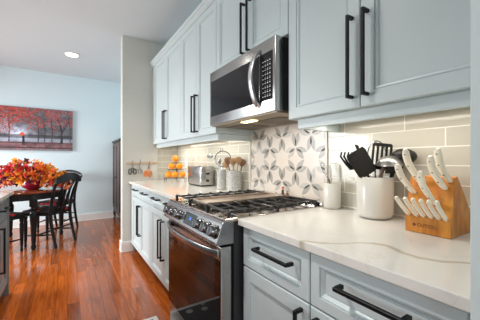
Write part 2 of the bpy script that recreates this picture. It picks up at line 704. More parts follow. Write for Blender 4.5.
rr = random.Random(3)
for row in range(-1, 4):
    z = 1.355 + 0.24 - row * 0.24
    for k in range(-1, 5):
        y = 1.19 + s3 * (k - 1) + (s3 / 2 if row % 2 == 0 else 0)
        for a in (-105, -75, 15, 45, 135, 165):
            petal(y, z, math.radians(a), 1 if rr.random() < .6 else 2)
        for a in (105, 75, -15, -45, -135, -165):
            petal(y, z + 0.16, math.radians(a), 1 if rr.random() < .6 else 2)
bx.mi = 0
struct(bx.build('wall_mosaic', [M['marble_white'], M['marble_grey'], M['marble_pale']]))
bx = MB()
bx.box(1.310, WX, 1.057, 1.075, 0.915, 1.45, 0.003); bx.box(1.310, WX, 1.857, 1.875, 0.915, 1.45, 0.003)
struct(bx.build('trim_1', M['marble_white']))

# ------------------------------------------------------------------ cabinet parts
XD = 0.968      # face of the wall cabinet doors
XB = 0.693      # face of the base cabinet doors


def panel_front(b, xf, y0, y1, z0, z1, d=1, w=0.055, th=0.020, raised=False):
    """cabinet door face at x=xf; d=1 faces -x, d=-1 faces +x"""
    if raised:
        prof = [(0, th), (0, .003), (.003, 0), (w, 0), (w + .001, .006), (w + .004, .006), (w + .006, .004), (w + .016, .015), (w + .019, .015), (w + .020, .012)]
    else:
        prof = [(0, th), (0, .003), (.003, 0), (w, 0), (w + .001, .006), (w + .004, .006), (w + .005, .003), (w + .012, .005), (w + .016, .012)]
    rings = []
    for ins, dp in prof:
        x = xf + d * dp
        rings.append([(x, y0 + ins, z0 + ins), (x, y1 - ins, z0 + ins), (x, y1 - ins, z1 - ins), (x, y0 + ins, z1 - ins)])
    b.loft(rings)


def bar_handle(parent, xf, c, length, vert, d=1, name='handle'):
    """black square bar pull; c=(y,z) centre"""
    b = MB()
    h = length / 2
    xo, xi = xf - d * .040, xf - d * .028
    x0, x1 = min(xo, xi), max(xo, xi)
    f0, f1 = min(xi, xf - d * 0.0005), max(xi, xf - d * 0.0005)
    y, z = c
    if vert:
        b.box(x0, x1, y - .006, y + .006, z - h, z + h, 0.0015, 1)
        for s in (-1, 1):
            zz = z + s * (h - .006)
            b.box(f0, f1, y - .006, y + .006, zz - .006, zz + .006)
    else:
        b.box(x0, x1, y - h, y + h, z - .006, z + .006, 0.0015, 1)
        for s in (-1, 1):
            yy = y + s * (h - .006)
            b.box(f0, f1, yy - .006, yy + .006, z - .006, z + .006)
    return b.build(name, M['black'], parent, label='black square bar pull')


def door(parent, xf, y0, y1, z0, z1, hy=None, hz=None, hl=.33, d=1, drawer=False, paint='cab'):
    b = MB()
    panel_front(b, xf, y0, y1, z0, z1, d, 0.036 if drawer else 0.055, raised=drawer)
    o = b.build('drawer_front' if drawer else 'door', M['island' if d == -1 else 'cab'], parent)
    if hy is not None:
        bar_handle(o, xf, (hy, hz), hl, not drawer, d)
    return o


def upper(label, y0, y1, z0, z1, seam, hz0, pulls=True, fill=None):
    t = thing('wall_cabinet', label, 'cabinet', (XD + .17, (y0 + y1) / 2, z0))
    b = MB()
    b.box(XD + .021, WX - .0085 if z0 < 1.44 else WX - .001, y0, y1, z0, z1)
    b.build('body', M['cab'], t)
    g = .0018
    door(t, XD, y0 + g, seam - g, z0, z1, seam - .033, hz0 + .165)
    door(t, XD, seam + g, y1 - g, z0, z1, seam + .033, hz0 + .165)
    if fill:
        b = MB(); b.box(XD + .008, XD + .022, y1, fill, z0, z1)
        b.build('filler_strip', M['cab'], t)
    return t


ZB, ZT = 1.40, 2.44
uc = []
uc.append(upper('pale grey two-door wall cabinet above the knife block and white utensil crock', 0.182, 1.03, ZB, ZT, 0.623, 1.437))
uc.append(upper('short pale grey two-door wall cabinet directly above the microwave', 1.032, 1.833, 1.852, ZT, 1.40, 1.872))
uc.append(upper('pale grey two-door wall cabinet just left of the microwave, above the toaster', 1.835, 2.598, ZB, ZT, 2.215, 1.437))
uc.append(upper('pale grey two-door wall cabinet farthest left, beside the partition, above the oranges', 2.60, 3.60, ZB, ZT, 3.09, 1.437, fill=3.699))

# light rails under the wall cabinets
for p, y0, y1 in ((uc[0], 0.182, 0.995), (uc[2], 1.865, 2.598), (uc[3], 2.60, 3.60)):
    b = MB()
    b.box(XD + .034, XD + .052, y0, y1, 1.350, 1.3995, .002, 1)
    if p is not uc[3]:
        ye = y1 - .018 if p is uc[0] else y0
        b.box(XD + .052, 1.317, ye, ye + .018, 1.350, 1.3995, .002, 1)
    b.build('light_rail', M['cab'], p)

# crown
b = MB()
prof = [(XD + .03, 2.441), (XD - .004, 2.441), (XD - .006, 2.452), (XD - .014, 2.458), (XD - .020, 2.470), (XD - .034, 2.480), (XD - .038, 2.497), (XD + .03, 2.497)]
b.prism(prof, 'y', 0.182, 3.699)
o = b.build('crown_molding', M['cab'])
tag(recenter(o, (XD, 1.94, 2.441)), 'pale grey crown moulding running along the tops of the wall cabinets', 'moulding')


def base(label, y0, y1, drawers, dz, doors, fill=None):
    t = thing('base_cabinet', label, 'cabinet', (XB + .3, (y0 + y1) / 2, 0))
    b = MB()
    b.box(XB + .021, 1.3, y0, y1, .105, .884)
    b.build('body', M['cab'], t)
    b = MB(); b.box(XB + .085, XB + .10, y0, y1, 0.001, .105)
    b.build('toe_kick', M['blackwood'], t)
    g = .003
    for a, c, hy in drawers:
        door(t, XB, a + g, c - g, dz, .876, hy, (dz + .876) / 2 + .022, .215 if c - a < .42 else .2, drawer=True)
    for a, c, hy in doors:
        door(t, XB, a + g, c - g, .115, dz - .006, hy, .50, .34)
    if fill:
        b = MB(); b.box(XB + .008, XB + .022, fill[0], fill[1], .105, .884)
        b.build('filler_strip', M['cab'], t)
    return t


base('pale grey base cabinet right of the range, under the knife block', 0.182, 1.045,
     [(0.20, 0.632, .41), (0.632, 1.043, .815)], .700, [(0.20, 0.632, .595), (0.632, 1.043, .668)])
base('pale grey base cabinet just left of the range, with two drawers over doors', 1.858, 2.716,
     [(1.86, 2.288, 2.075), (2.288, 2.716, 2.475)], .745, [(1.86, 2.288, 2.255), (2.288, 2.716, 2.335)])
base('pale grey base cabinet at the partition end, below the hanging scissors', 2.718, 3.60,
     [(2.72, 3.155, 2.91), (3.155, 3.60, 3.34)], .745, [(2.72, 3.155, 3.12), (3.155, 3.60, 3.19)], fill=(3.60, 3.684))


def slab(name, label, x0, x1, y0, y1, ztop=.915):
    b = MB(); b.box(x0, x1, y0, y1, ztop - .030, ztop, .003)
    o = b.build(name, M['quartz'])
    tag(recenter(o, ((x0 + x1) / 2, (y0 + y1) / 2, ztop - .03)), label, 'countertop')


slab('countertop', 'white gold-veined quartz countertop right of the range, under the knife block', .67, 1.3172, .182, 1.052)
slab('countertop', 'white quartz countertop left of the range, under the toaster and oranges', .67, 1.3172, 1.846, 3.692)

# tall cabinet at the right edge
t = thing('tall_cabinet', 'tall pale grey cabinet end panel at the right edge of the photo', 'cabinet', (.95, -.25, 0))
b = MB(); b.box(.620, 1.325, .160, .180, 0, 2.45, .002, 1); b.build('side_panel', M['cab'], t)
b = MB(); b.box(.640, 1.325, -.70, .158, .10, 2.45); b.build('body', M['cab'], t)
b = MB(); b.box(.70, .715, -.70, .158, 0.001, .10); b.build('toe_kick', M['blackwood'], t)
for a, c in ((.12, 1.30), (1.305, 2.44)):
    door(t, .619, -.69, .156, a, c, -.62, (a + c) / 2)

# island at the left
t = thing('kitchen_island', 'grey kitchen island corner with a black bar pull at the left edge', 'island', (-.95, 1.4, 0))
b = MB(); b.box(-1.40, -.462, .2, 3.10, .10, .884); b.build('body', M['island'], t)
b = MB(); b.box(-1.36, -.51, .25, 3.06, .001, .10); b.build('toe_kick', M['island'], t)
b = MB(); b.box(-1.40, -.435, 3.08, 3.102, .001, .884, .002, 1); b.build('end_panel', M['island'], t)
for i, yy in enumerate((.3, .76, 1.22, 1.68, 2.14, 2.60)):
    door(t, -.44, yy, yy + .456, .69, .876, yy + .228, .79, .2, d=-1, drawer=True)
    door(t, -.44, yy, yy + .456, .115, .684, yy + (.10 if i % 2 else .36), .49, .35, d=-1)
b = MB(); b.box(-1.45, -.405, .15, 3.12, .885, .915, .003)
o = b.build('countertop', M['quartz'])
tag(recenter(o, (-.93, 1.6, .885)), 'pale quartz countertop on the kitchen island at the left edge', 'countertop')

# ------------------------------------------------------------------ range
RY0, RY1 = 1.060, 1.838
t = thing('range', 'stainless steel slide-in gas range with bowed oven handle and cast iron grates', 'stove', (.95, 1.449, 0))
rng = t
b = MB(); b.box(.655, 1.30, RY0, RY1, .02, .90); b.build('body', M['darkbody'], t)
# door
YD0, YD1 = 1.074, 1.826
b = MB()
b.box(.592, .650, YD0, YD1, .215, .786, .004)
od = b.build('oven_door', M['steel'], t)
b = MB(); b.box(.5895, .5925, YD0 + .006, YD1 - .006, .225, .720, .001, 1); b.build('window', M['ovenglass'], od)
b = MB()
for k in range(14):
    y = 1.16 + k * .044
    b.box(.5905, .5925, y, y + .026, .764, .770)
b.build('vent_slots', M['darkbody'], od)
# bowed handle
b = MB()
rings = []
n = 24
for i in range(n + 1):
    u = i / n
    y = YD0 + .012 + (YD1 - YD0 - .024) * u
    bow = .052 * (1 - (2 * u - 1) ** 2) ** .8 + .004
    xo = .586 - bow
    zc = .755
    th = .010
    rings.append([(xo, y, zc - .016), (xo - .003, y, zc - .008), (xo - .003, y, zc + .010), (xo, y, zc + .018), (xo + th, y, zc + .018), (xo + th, y, zc - .016)])
b.loft(rings)
b.box(.578, .592, YD0 + .010, YD0 + .026, .738, .775, .002)
b.box(.578, .592, YD1 - .026, YD1 - .010, .738, .775, .002)
b.build('handle', M['steel'], od, smooth=True)
# lower drawer
b = MB(); b.box(.602, .650, YD0, YD1, .055, .205, .004); b.build('drawer_front', M['steel'], t)
b = MB(); b.box(.66, .68, RY0 + .01, RY1 - .01, .001, .055); b.build('toe_kick', M['darkbody'], t)
# control panel: sloped front
b = MB()
pp = [(.566, .800), (.560, .812), (.592, .898), (.602, .906), (.655, .906), (.655, .800)]
b.prism(pp, 'y', RY0 + .002, RY1 - .002, .002)
cp = b.build('control_panel', M['panelsteel'], t)
nrm = Vector((-.086, 0, .032)).normalized()   # panel outward normal
upv = Vector((.032, 0, .086)).normalized()


def on_panel(y, s, out=0.0):
    p = Vector((.560, y, .812)) + upv * s + nrm * out
    return p


knob0 = None
for i, y in enumerate((1.755, 1.665, 1.565, 1.270, 1.180, 1.100)):
    kn = MB()
    c = on_panel(y, .046)
    kn.tube([c, c + nrm * .006], [.033, .032], 24)
    kn.tube([c + nrm * .006, c + nrm * .010, c + nrm * .030, c + nrm * .034], [.027, .027, .0245, .021], 24)
    r = Matrix.Rotation(math.atan2(.036, .104), 3, 'Y')
    q = c + nrm * .034
    kn.box(q.x - .008, q.x + .004, y - .004, y + .004, q.z - .022, q.z + .022, .002, 1, rot=Euler((0, math.atan2(.036, .104), 0)).to_matrix())
    kn.build('knob', M['knob'], t, smooth=True, label='polished steel burner knob')
# display
b = MB()
q = [on_panel(1.485, .014, .0006), on_panel(1.325, .014, .0006), on_panel(1.325, .082, .0006), on_panel(1.485, .082, .0006)]
q2 = [p - nrm * .003 for p in q]
b.loft([q2, q])
dp = b.build('display', M['blackglass'], t)
# cooktop deck
b = MB()
b.box(.604, 1.300, RY0 + .002, RY1 - .002, .900, .9165, .003)
b.box(.70, 1.300, RY0 - .008, RY1 + .008, .9152, .9195, .001, 1)
b.box(1.262, 1.300, RY0 - .006, RY1 + .006, .919, .938, .004)
b.build('cooktop', M['cooktop'], t)
# burners
for (x, y, r) in ((.78, 1.21, .045), (1.10, 1.21, .038), (.78, 1.69, .045), (1.10, 1.69, .038)):
    b = MB()
    b.lathe([(0, .918), (r + .012, .918), (r + .012, .922), (r, .924), (r, .930), (r - .006, .934), (0, .934)], (x, y, 0), 28)
    b.build('burner', M['iron'], t, smooth=True)


def grate(y0, y1):
    b = MB()
    x0, x1 = .645, 1.250
    zt = .948
    ym = (y0 + y1) / 2
    for y in (y0 + .018, ym, y1 - .018):
        b.box(x0 + .01, x1 - .01, y - .005, y + .005, zt - .016, zt - .005, .002, 1)
    n = 8
    for i in range(n):
        x = x0 + (x1 - x0) * i / (n - 1)
        near = min(abs(x - .78), abs(x - 1.10)) < .045
        for s0, s1 in (((y0 - .012, ym - .040), (ym + .040, y1 + .012)) if near else ((y0 - .012, y1 + .012),)):
            b.tube([(x, s0, zt - .010), (x, s0 + .010, zt - .004), (x, s1 - .010, zt - .004), (x, s1, zt - .010)], [.0042, .0052, .0052, .0042], 8)
    for x in (x0, (x0 + x1) / 2, x1):
        for y in (y0, y1):
            b.box(x - .008, x + .008, y - .007, y + .007, .9165 if x < .7 else .9195, zt - .006, .001, 1)
    b.build('grate', M['iron'], t, smooth=True)


grate(1.092, 1.328)
grate(1.572, 1.808)
b = MB()
b.box(.655, 1.245, 1.345, 1.555, .932, .940, .002)
b.box(.655, 1.245, 1.345, 1.355, .932, .952, .002); b.box(.655, 1.245, 1.545, 1.555, .932, .952, .002)
b.box(.655, .665, 1.345, 1.555, .932, .948, .002); b.box(1.235, 1.245, 1.345, 1.555, .932, .952, .002)
for x in (.70, 1.20):
    for y in (1.37, 1.53):
        b.box(x - .01, x + .01, y - .008, y + .008, .9195, .934)
b.build('griddle', mat('griddle_steel', (.46, .38, .32, 1), .32, .9, noise=.1), t)


def text_part(s, size, mtx, material, name, parent, label=None, depth=.0004):
    cu = bpy.data.curves.new(name, 'FONT')
    cu.body = s
    cu.size = size
    cu.extrude = depth
    cu.align_x = 'CENTER'
    cu.align_y = 'CENTER'
    to = bpy.data.objects.new(name, cu)
    C.objects.link(to)
    bpy.context.view_layer.update()
    me = bpy.data.meshes.new_from_object(to.evaluated_get(bpy.context.evaluated_depsgraph_get()))
    bpy.data.objects.remove(to)
    bpy.data.curves.remove(cu)
    me.transform(Matrix.Translation(-OFF.get(parent, Vector())) @ mtx)
    me.materials.clear()
    me.materials.append(material)
    o = bpy.data.objects.new(name, me)
    C.objects.link(o)
    o.parent = parent
    OFF[o] = OFF.get(parent, Vector())
    if label:
        o['label'] = label
    return o


# glyph frame facing -x: text x -> -y, text y -> up
mt = Matrix(((0, upv.x, nrm.x, 0), (-1, 0, 0, 0), (0, upv.z, nrm.z, 0), (0, 0, 0, 1)))
p = on_panel(1.405, .052, .0010)
text_part('28', .024, Matrix.Translation(p) @ mt, M['display'], 'display_digits', dp, 'glowing blue clock digits')

# ------------------------------------------------------------------ microwave
MY0, MY1, MZ0, MZ1 = 1.062, 1.826, 1.445, 1.848
XM = .910
t = thing('microwave', 'stainless steel over-the-range microwave with black glass front and bowed vertical handle', 'microwave', (1.1, 1.444, MZ0))
b = MB(); b.box(.962, 1.322, MY0 + .004, MY1 - .004, MZ0 + .012, MZ1); b.build('body', M['darkbody'], t)
b = MB()
b.box(XM, .962, MY0, MY1, MZ0 + .004, MZ1, .006)
fr = b.build('front_frame', M['steel'], t, smooth=True)
b = MB(); b.box(XM - .0015, XM + .003, 1.205, MY1 - .022, 1.515, 1.776, .001, 1); b.build('door_window', M['blackglass'], fr)
b = MB(); b.box(XM - .0015, XM + .003, 1.085, 1.201, 1.515, 1.776, .001, 1)
kp = b.build('keypad', M['blackglass'], t)
b = MB()
for r_ in range(9):
    for c_ in range(4):
        y = 1.102 + c_ * .020
        z = 1.535 + r_ * .024
        b.box(XM - .0021, XM - .0014, y, y + .010, z, z + .0045)
        if c_ < 3 and r_ < 8:
            b.box(XM - .0021, XM - .0014, y + .002, y + .007, z + .010, z + .012)
b.build('key_marks', M['white_mark'], kp, label='small pale key markings')
b = MB()
rings = []
for i in range(21):
    u = i / 20
    z = 1.485 + .325 * u
    bow = .055 * math.sin(PI * u) ** .75 + .006
    x = XM - bow
    rings.append([(x, 1.194, z), (x - .003, 1.200, z), (x - .003, 1.222, z), (x, 1.228, z), (x + .010, 1.228, z), (x + .010, 1.194, z)])
b.loft(rings)
for z in (1.488, 1.800):
    b.box(XM - .012, XM, 1.198, 1.224, z - .006, z + .010, .002)
b.build('handle', M['handlesteel'], fr, smooth=True)
# underside
b = MB()
b.box(.925, 1.310, MY0 + .006, MY1 - .006, MZ0 - .004, MZ0 + .011, .003)
ub = b.build('underside', mat('underside_steel', (.30, .25, .18, 1), .4, .9, noise=.1), t)
for y in (1.16, 1.52):
    b = MB()
    b.box(1.03, 1.24, y, y + .26, MZ0 - .0075, MZ0 - .0045, .001, 1)
    b.build('grease_filter', mat('filter_mesh', (.16, .13, .10, 1), .5, .8, noise=.5, scale=200), ub)
b = MB(); b.box(.965, 1.010, 1.35, 1.48, MZ0 - .008, MZ0 - .0045, .001, 1); b.build('lamp_lens', M['hoodlamp'], ub, label='glowing warm cooktop lamp')
area('cooktop_lamp', (.985, 1.415, MZ0 - .012), (0, 0, 0), .06, .17, 1.5, (1, .88, .74))

# under-cabinet light fixtures
for i, (y0, y1, lb) in enumerate(((.30, .95, 'slim under-cabinet light bar above the knife block'),
                                  (1.92, 2.52, 'slim under-cabinet light bar above the toaster'),
                                  (2.68, 3.52, 'slim under-cabinet light bar above the oranges'))):
    t = thing('light_bar', lb, 'light', (1.165, (y0 + y1) / 2, 1.38))
    b = MB(); b.box(1.140, 1.190, y0, y1, 1.387, 1.3995, .002, 1); b.build('housing', M['trim'], t)
    b = MB(); b.box(1.145, 1.185, y0 + .01, y1 - .01, 1.3845, 1.3865); b.build('diffuser', M['barlamp'], t)
    area('light_bar_glow', (1.165, (y0 + y1) / 2, 1.383), (0, math.radians(-4), 0), .04, y1 - y0, 1.35 * (y1 - y0), (1, .92, .82))

# ------------------------------------------------------------------ knife block
ZK = .915
t = thing('knife_block', 'slanted golden wood knife block on the right countertop, full of ivory-handled knives', 'knife block', (1.2, .448, ZK))
side = [(1.110, ZK + .001), (1.110, .978), (1.155, 1.128), (1.170, 1.131), (1.290, 1.000), (1.290, ZK + .001)]
b = MB(); b.prism(side, 'y', .374, .522, .002); b.build('block', M['blockwood'], t)
kb = t
mtx = Matrix(((0, 0, -1, 0), (-1, 0, 0, 0), (0, 1, 0, 0), (0, 0, 0, 1)))
text_part('CUTCO', .0175, Matrix.Translation((1.1096, .449, .945)) @ mtx, M['burn'], 'lettering', kb, 'dark burned lettering CUTCO')
b = MB()
b.prism([(.483, .945), (.490, .9525), (.497, .945), (.490, .9375)], 'x', 1.1092, 1.1100)
b.build('emblem', M['burn'], kb, label='dark burned diamond emblem')

fn = Vector((-.935, 0, .354))     # face normal


def knife(label, base_pt, d, length, wd, nm='kitchen_knife', roll=80):
    p0 = Vector(base_pt)
    d = Vector(d).normalized()
    t = thing(nm, label, 'knife', tuple(p0), 'ivory-handled knives in the wooden block')
    s0 = Vector((0, 1, 0))
    u0 = d.cross(s0).normalized()
    ra = math.radians(roll)
    thin = (s0 * math.cos(ra) + u0 * math.sin(ra)).normalized()   # across the flat of the handle
    wid = d.cross(thin).normalized()
    k_ = length / .15

    def ctr(u):
        return p0 + d * (length * u) + wid * (-.008 * math.sin(PI * u) + .022 * max(0, u - .6) ** 1.3) * k_
    b = MB()
    rings = []
    n = 14
    m = 10
    for i in range(n + 1):
        u = i / n
        ww = wd * (.74 + .22 * math.sin(PI * min(1, u * 1.1)) + .30 * max(0, u - .65))
        ww *= .8 if i == 0 else .55 if i == n else .92 if i == n - 1 else 1
        th = .0080 * (1 if 0 < i < n else .6)
        c = ctr(u)
        rings.append([c + thin * (th * math.cos(2 * PI * k / m)) + wid * (ww * math.sin(2 * PI * k / m)) for k in range(m)])
    b.loft(rings)
    h = b.build('handle', M['ivory'], t, smooth=True, angle=60)
    for u in ((.25, .55, .88) if length > .13 else (.30, .80)):
        b = MB()
        c = ctr(u)
        b.cyl(c - thin * .0086, c + thin * .0086, .0032 if length > .13 else .0024, n=10)
        b.build('rivet', M['knob'], h, smooth=True, label='steel handle rivet')
    b = MB()
    e = p0 + d * .012
    a = p0 - d * .06
    b.loft([[a + wid * .006 + thin * s for s in (-.001, .001)] + [a - wid * .006 + thin * s for s in (.001, -.001)],
            [e + wid * (wd * .6) + thin * s for s in (-.001, .001)] + [e - wid * (wd * .6) + thin * s for s in (.001, -.001)]])
    b.build('blade', M['chrome'], t)
    return t


def face_pt(y, z):
    return (1.110 + .300 * (z - .978) - .002, y, z)


knife('large ivory-handled knife leaning at the top left of the block, behind its neighbour', face_pt(.478, 1.098), (-.12, .010, .130), .180, .0160)
knife('large ivory-handled knife reaching farthest left over the wooden block', face_pt(.500, 1.062), (-.125, .006, .110), .172, .0160)
knife('large ivory-handled knife in the middle of the wooden block, above the small ones', face_pt(.422, 1.026), (-.122, .006, .120), .180, .0150)
knife('large ivory-handled knife at the upper right of the block, tip lower than its neighbour', face_pt(.402, 1.085), (-.122, .006, .122), .168, .0150)
knife('large ivory-handled knife at the very top right of the wooden block', face_pt(.390, 1.112), (-.105, .004, .116), .158, .0150)
for i, (y, dy, lb) in enumerate(((.507, .006, 'leftmost'), (.479, .004, 'second from left'), (.455, .002, 'third from left'),
                                 (.430, .002, 'fourth from left'), (.408, .0, 'second from right'), (.386, -.002, 'rightmost'))):
    knife('small ivory-handled steak knife, %s in the bottom row of the block' % lb, (1.108, y, .980), (-.098, dy, .080), .122, .0085, 'steak_knife', 55)

# ------------------------------------------------------------------ utensil crock and cup
CX, CY = 1.235, .718
t = thing('utensil_crock', 'large white ceramic crock holding black cooking utensils, left of the knife block', 'crock', (CX, CY, ZK))
b = MB()
R = .080
prof = [(0, ZK + .001), (R - .022, ZK + .001), (R - .010, ZK + .006), (R - .002, ZK + .018), (R, ZK + .03), (R + .001, 1.107), (R - .001, 1.110), (R - .005, 1.110), (R - .007, 1.105), (R - .008, ZK + .03), (0, ZK + .012)]
b.lathe(prof, (CX, CY, 0), 48)
b.build('vessel', M['ceramic'], t, smooth=True)


def stick(b, p0, p1, r, flat=1.0):
    b.tube([p0, p1], [r, r], 8, flat)


G = 'cooking utensils in the white crock'
# view-facing frame for utensil heads
rv = Vector((.839, -.544, 0)); fv = Vector((.544, .839, 0)); zv = Vector((0, 0, 1))


def plate(b, c, ax, ay, outline, th, bend=0.0):
    """flat head: outline in (ax, ay) around c"""
    c = Vector(c); ax = Vector(ax).normalized(); ay = Vector(ay).normalized()
    nn = ax.cross(ay).normalized()
    A = [c + ax * u + ay * v + nn * (th / 2 + bend * u * u) for u, v in outline]
    B_ = [c + ax * u + ay * v + nn * (-th / 2 + bend * u * u) for u, v in outline]
    b.loft([A, B_])


# 1 solid turner
t = thing('spatula', 'black flat spatula with a wide square blade leaning left in the crock', 'spatula', (1.20, .74, .96), G)
b = MB(); hb = Vector((CX + .012, CY - .012, .935)); ht = Vector((1.165, .742, 1.14))
stick(b, hb, ht, .006, 1.0); b.build('handle', M['steel'], t, smooth=True, label='steel handle')
b = MB()
ay = (Vector((1.108, .773, 1.262)) - Vector((1.176, .724, 1.120))).normalized()
cc = Vector((1.156, .738, 1.180))
axx = (rv + zv * .36).normalized(); axx = (axx - ay * axx.dot(ay)).normalized()
plate(b, cc, axx, ay, [(-.036, -.068), (.034, -.068), (.045, -.056), (.049, .044), (.041, .060), (-.041, .060), (-.049, .044), (-.045, -.056)], .004)
b.build('blade', M['nylon'], t)
# 2 pasta fork / tongs
t = thing('pasta_fork', 'black pasta fork with long tines, leftmost in the white crock', 'utensil', (1.14, .76, .96), G)
b = MB(); stick(b, Vector((CX + .045, CY - .040, .935)), (1.158, .762, 1.15), .005); b.build('handle', M['nylon'], t, smooth=True)
b = MB()
for k in range(5):
    o_ = (k - 2) * .011
    p0 = Vector((1.150, .770, 1.145)) + rv * (o_ * .5 - .006)
    b.tube([p0, p0 + rv * (o_ * .6 - .012) + zv * .03, p0 + rv * (o_ - .028) + zv * .062 - fv * .004, p0 + rv * (o_ - .026) + zv * .082 - fv * .014], [.0055, .0052, .0048, .0038], 7)
b.build('tines', M['nylon'], t, smooth=True)
# 3 spare handle behind spatula
t = thing('basting_brush', 'thin black utensil tip standing up behind the square spatula', 'utensil', (1.2, .75, .96), G)
b = MB(); b.tube([(CX + .02, CY - .030, .935), (1.205, .780, 1.225), (1.196, .785, 1.258), (1.188, .790, 1.264)], [.005, .006, .008, .004], 8); b.build('handle', M['nylon'], t, smooth=True)
# 4 slotted turner
t = thing('slotted_turner', 'black slotted turner with pale rim standing at the back of the crock', 'spatula', (1.25, .68, .96), G)
b = MB(); stick(b, (CX + .03, CY + .002, .935), (1.248, .694, 1.15), .006); b.build('handle', M['steel'], t, smooth=True, label='steel handle')
b = MB()
c0 = Vector((1.252, .694, 1.208))
ax_ = (rv - zv * .10).normalized(); ay_ = (zv + rv * .10).normalized()
# frame and slats with real slots
W_, H_ = .047, .060
plate(b, c0 + ay_ * (H_ - .006), ax_, ay_, [(-W_, -.008), (W_, -.008), (W_ - .006, .008), (-W_ + .006, .008)], .004)
plate(b, c0 - ay_ * (H_ - .006), ax_, ay_, [(-W_ + .012, -.010), (W_ - .012, -.010), (W_, .012), (-W_, .012)], .004)
for k in range(5):
    u = -W_ + .005 + k * (2 * W_ - .010) / 4
    plate(b, c0 + ax_ * u, ax_, ay_, [(-.005, -H_ + .004), (.005, -H_ + .004), (.005, H_ - .004), (-.005, H_ - .004)], .004)
b.build('blade', M['nylon'], t)
t = thing('skimmer', 'round steel skimmer whose rim arches behind the slotted turner', 'utensil', (1.26, .70, .96), G)
b = MB(); b.torus(c0 + ay_ * .012 - ax_ * .018 + fv * .014, .050, .0030, nrm=fv, sc=(.85, 1.2)); b.build('rim', M['steel'], t, smooth=True)
b = MB(); stick(b, (CX + .036, CY + .02, .935), c0 + ay_ * -.050 - ax_ * .018 + fv * .014, .004); b.build('handle', M['steel'], t, smooth=True)
# 5 ladle
t = thing('ladle', 'steel ladle with upturned round bowl, right side of the white crock', 'ladle', (1.25, .67, .96), G)
b = MB(); b.tube([(CX + .018, CY - .030, .935), (1.205, .672, 1.12), (1.222, .662, 1.172)], [.005, .007, .007], 8, 1.3); b.build('handle', mat('brown_handle', srgb(92, 62, 46), .4, noise=.2), t, smooth=True, label='brown handle')
b = MB()
cl = Vector((1.238, .646, 1.166))
prof = []
for k in range(9):
    a = PI / 2 * k / 8
    prof.append((.058 * math.sin(a) if k else 0, .044 * math.cos(a)))
prof += [(.060, -.004), (.056, -.004), (.054, .002), (.047, .018), (.026, .034), (0, .041)]
b.lathe(prof, cl, 28)
b.build('bowl', M['softsteel'], t, smooth=True)
# 6 large black spoon
t = thing('serving_spoon', 'large black spoon at the right back of the white crock', 'spoon', (1.28, .65, .96), G)
b = MB(); stick(b, (CX + .044, CY - .014, .935), (1.272, .640, 1.17), .006); b.build('handle', M['nylon'], t, smooth=True)
b = MB()
b.ball((1.274, .606, 1.206), .054, (.8, 1.0, .66)); b.build('bowl', M['nylon'], t, smooth=True)
# 7 second black turner right
t = thing('turner', 'broad black turner tucked behind the ladle in the crock', 'spatula', (1.26, .66, .96), G)
b = MB(); stick(b, (CX + .030, CY - .034, .935), (1.252, .648, 1.13), .006); b.build('handle', M['nylon'], t, smooth=True)
b = MB()
plate(b, (1.262, .636, 1.166), rv, zv + rv * .35, [(-.035, -.04), (.035, -.04), (.046, .03), (.036, .04), (-.036, .04), (-.046, .03)], .004)
b.build('blade', M['nylon'], t)

# small white cup
UX, UY = 1.262, .984
t = thing('ceramic_cup', 'small white ceramic canister between the mosaic panel and the large crock', 'canister', (UX, UY, ZK))
b = MB()
R = .048
b.lathe([(0, ZK + .001), (R - .010, ZK + .001), (R - .003, ZK + .008), (R, ZK + .020), (R, 1.056), (R - .002, 1.059), (R - .006, 1.057), (R - .007, ZK + .03), (0, ZK + .02)], (UX, UY, 0), 36)
b.build('vessel', M['ceramic'], t, smooth=True)
t = thing('kitchen_whisk', 'thin wire whisk leaning left out of the small white canister', 'utensil', (UX, UY, .95))
b = MB(); b.tube([(UX + .01, UY - .01, .94), (UX - .002, UY + .022, 1.08)], [.004, .004], 8); b.build('handle', M['darkspoonwood'], t, smooth=True)
b = MB()
p0 = Vector((UX - .002, UY + .022, 1.08))
dd = Vector((-.10, .40, .9)).normalized()
for k in range(5):
    a = PI * k / 5
    sd = (rv * math.cos(a) + fv * math.sin(a))
    for sg in (-1, 1):
        b.tube([p0, p0 + dd * .035 + sd * (.012 * sg), p0 + dd * .075 + sd * (.017 * sg), p0 + dd * .098 + sd * (.009 * sg), p0 + dd * .104], .0008, 5)
b.build('wires', M['steel'], t, smooth=True)
t = thing('white_brush', 'slim white brush handle standing in the small white canister', 'utensil', (UX + .01, UY - .0, .95))
b = MB(); b.tube([(UX + .008, UY + .012, .94), (UX + .010, UY + .018, 1.09), (UX + .008, UY + .022, 1.145), (UX + .008, UY + .022, 1.16)], [.006, .006, .008, .003], 10); b.build('handle', M['ceramic'], t, smooth=True)

# ------------------------------------------------------------------ behind the range
# toaster
t = thing('toaster', 'stainless steel two-slot toaster on the left countertop below the wall cabinets', 'toaster', (1.22, 2.675, ZK))
b = MB(); b.box(1.142, 1.298, 2.500, 2.850, ZK + .012, 1.122, .009, 2); sh = b.build('shell', M['steel'], t, smooth=True)
b = MB()
for x in (1.185, 1.238):
    b.box(x - .012, x + .012, 2.55, 2.80, 1.121, 1.1228)
b.build('slots', M['darkbody'], sh)
b = MB(); b.box(1.150, 1.290, 2.508, 2.842, ZK + .001, ZK + .014, .003); b.build('base', M['darkbody'], t)
b = MB(); b.box(1.205, 1.235, 2.482, 2.502, 1.040, 1.056, .003); b.build('lever', M['black'], t)
b = MB(); b.lathe([(0, -.012), (.013, -.012), (.014, 0), (0, 0)], (1.22, 2.500, .975), 18, 'y'); b.build('dial', M['black'], t, smooth=True)


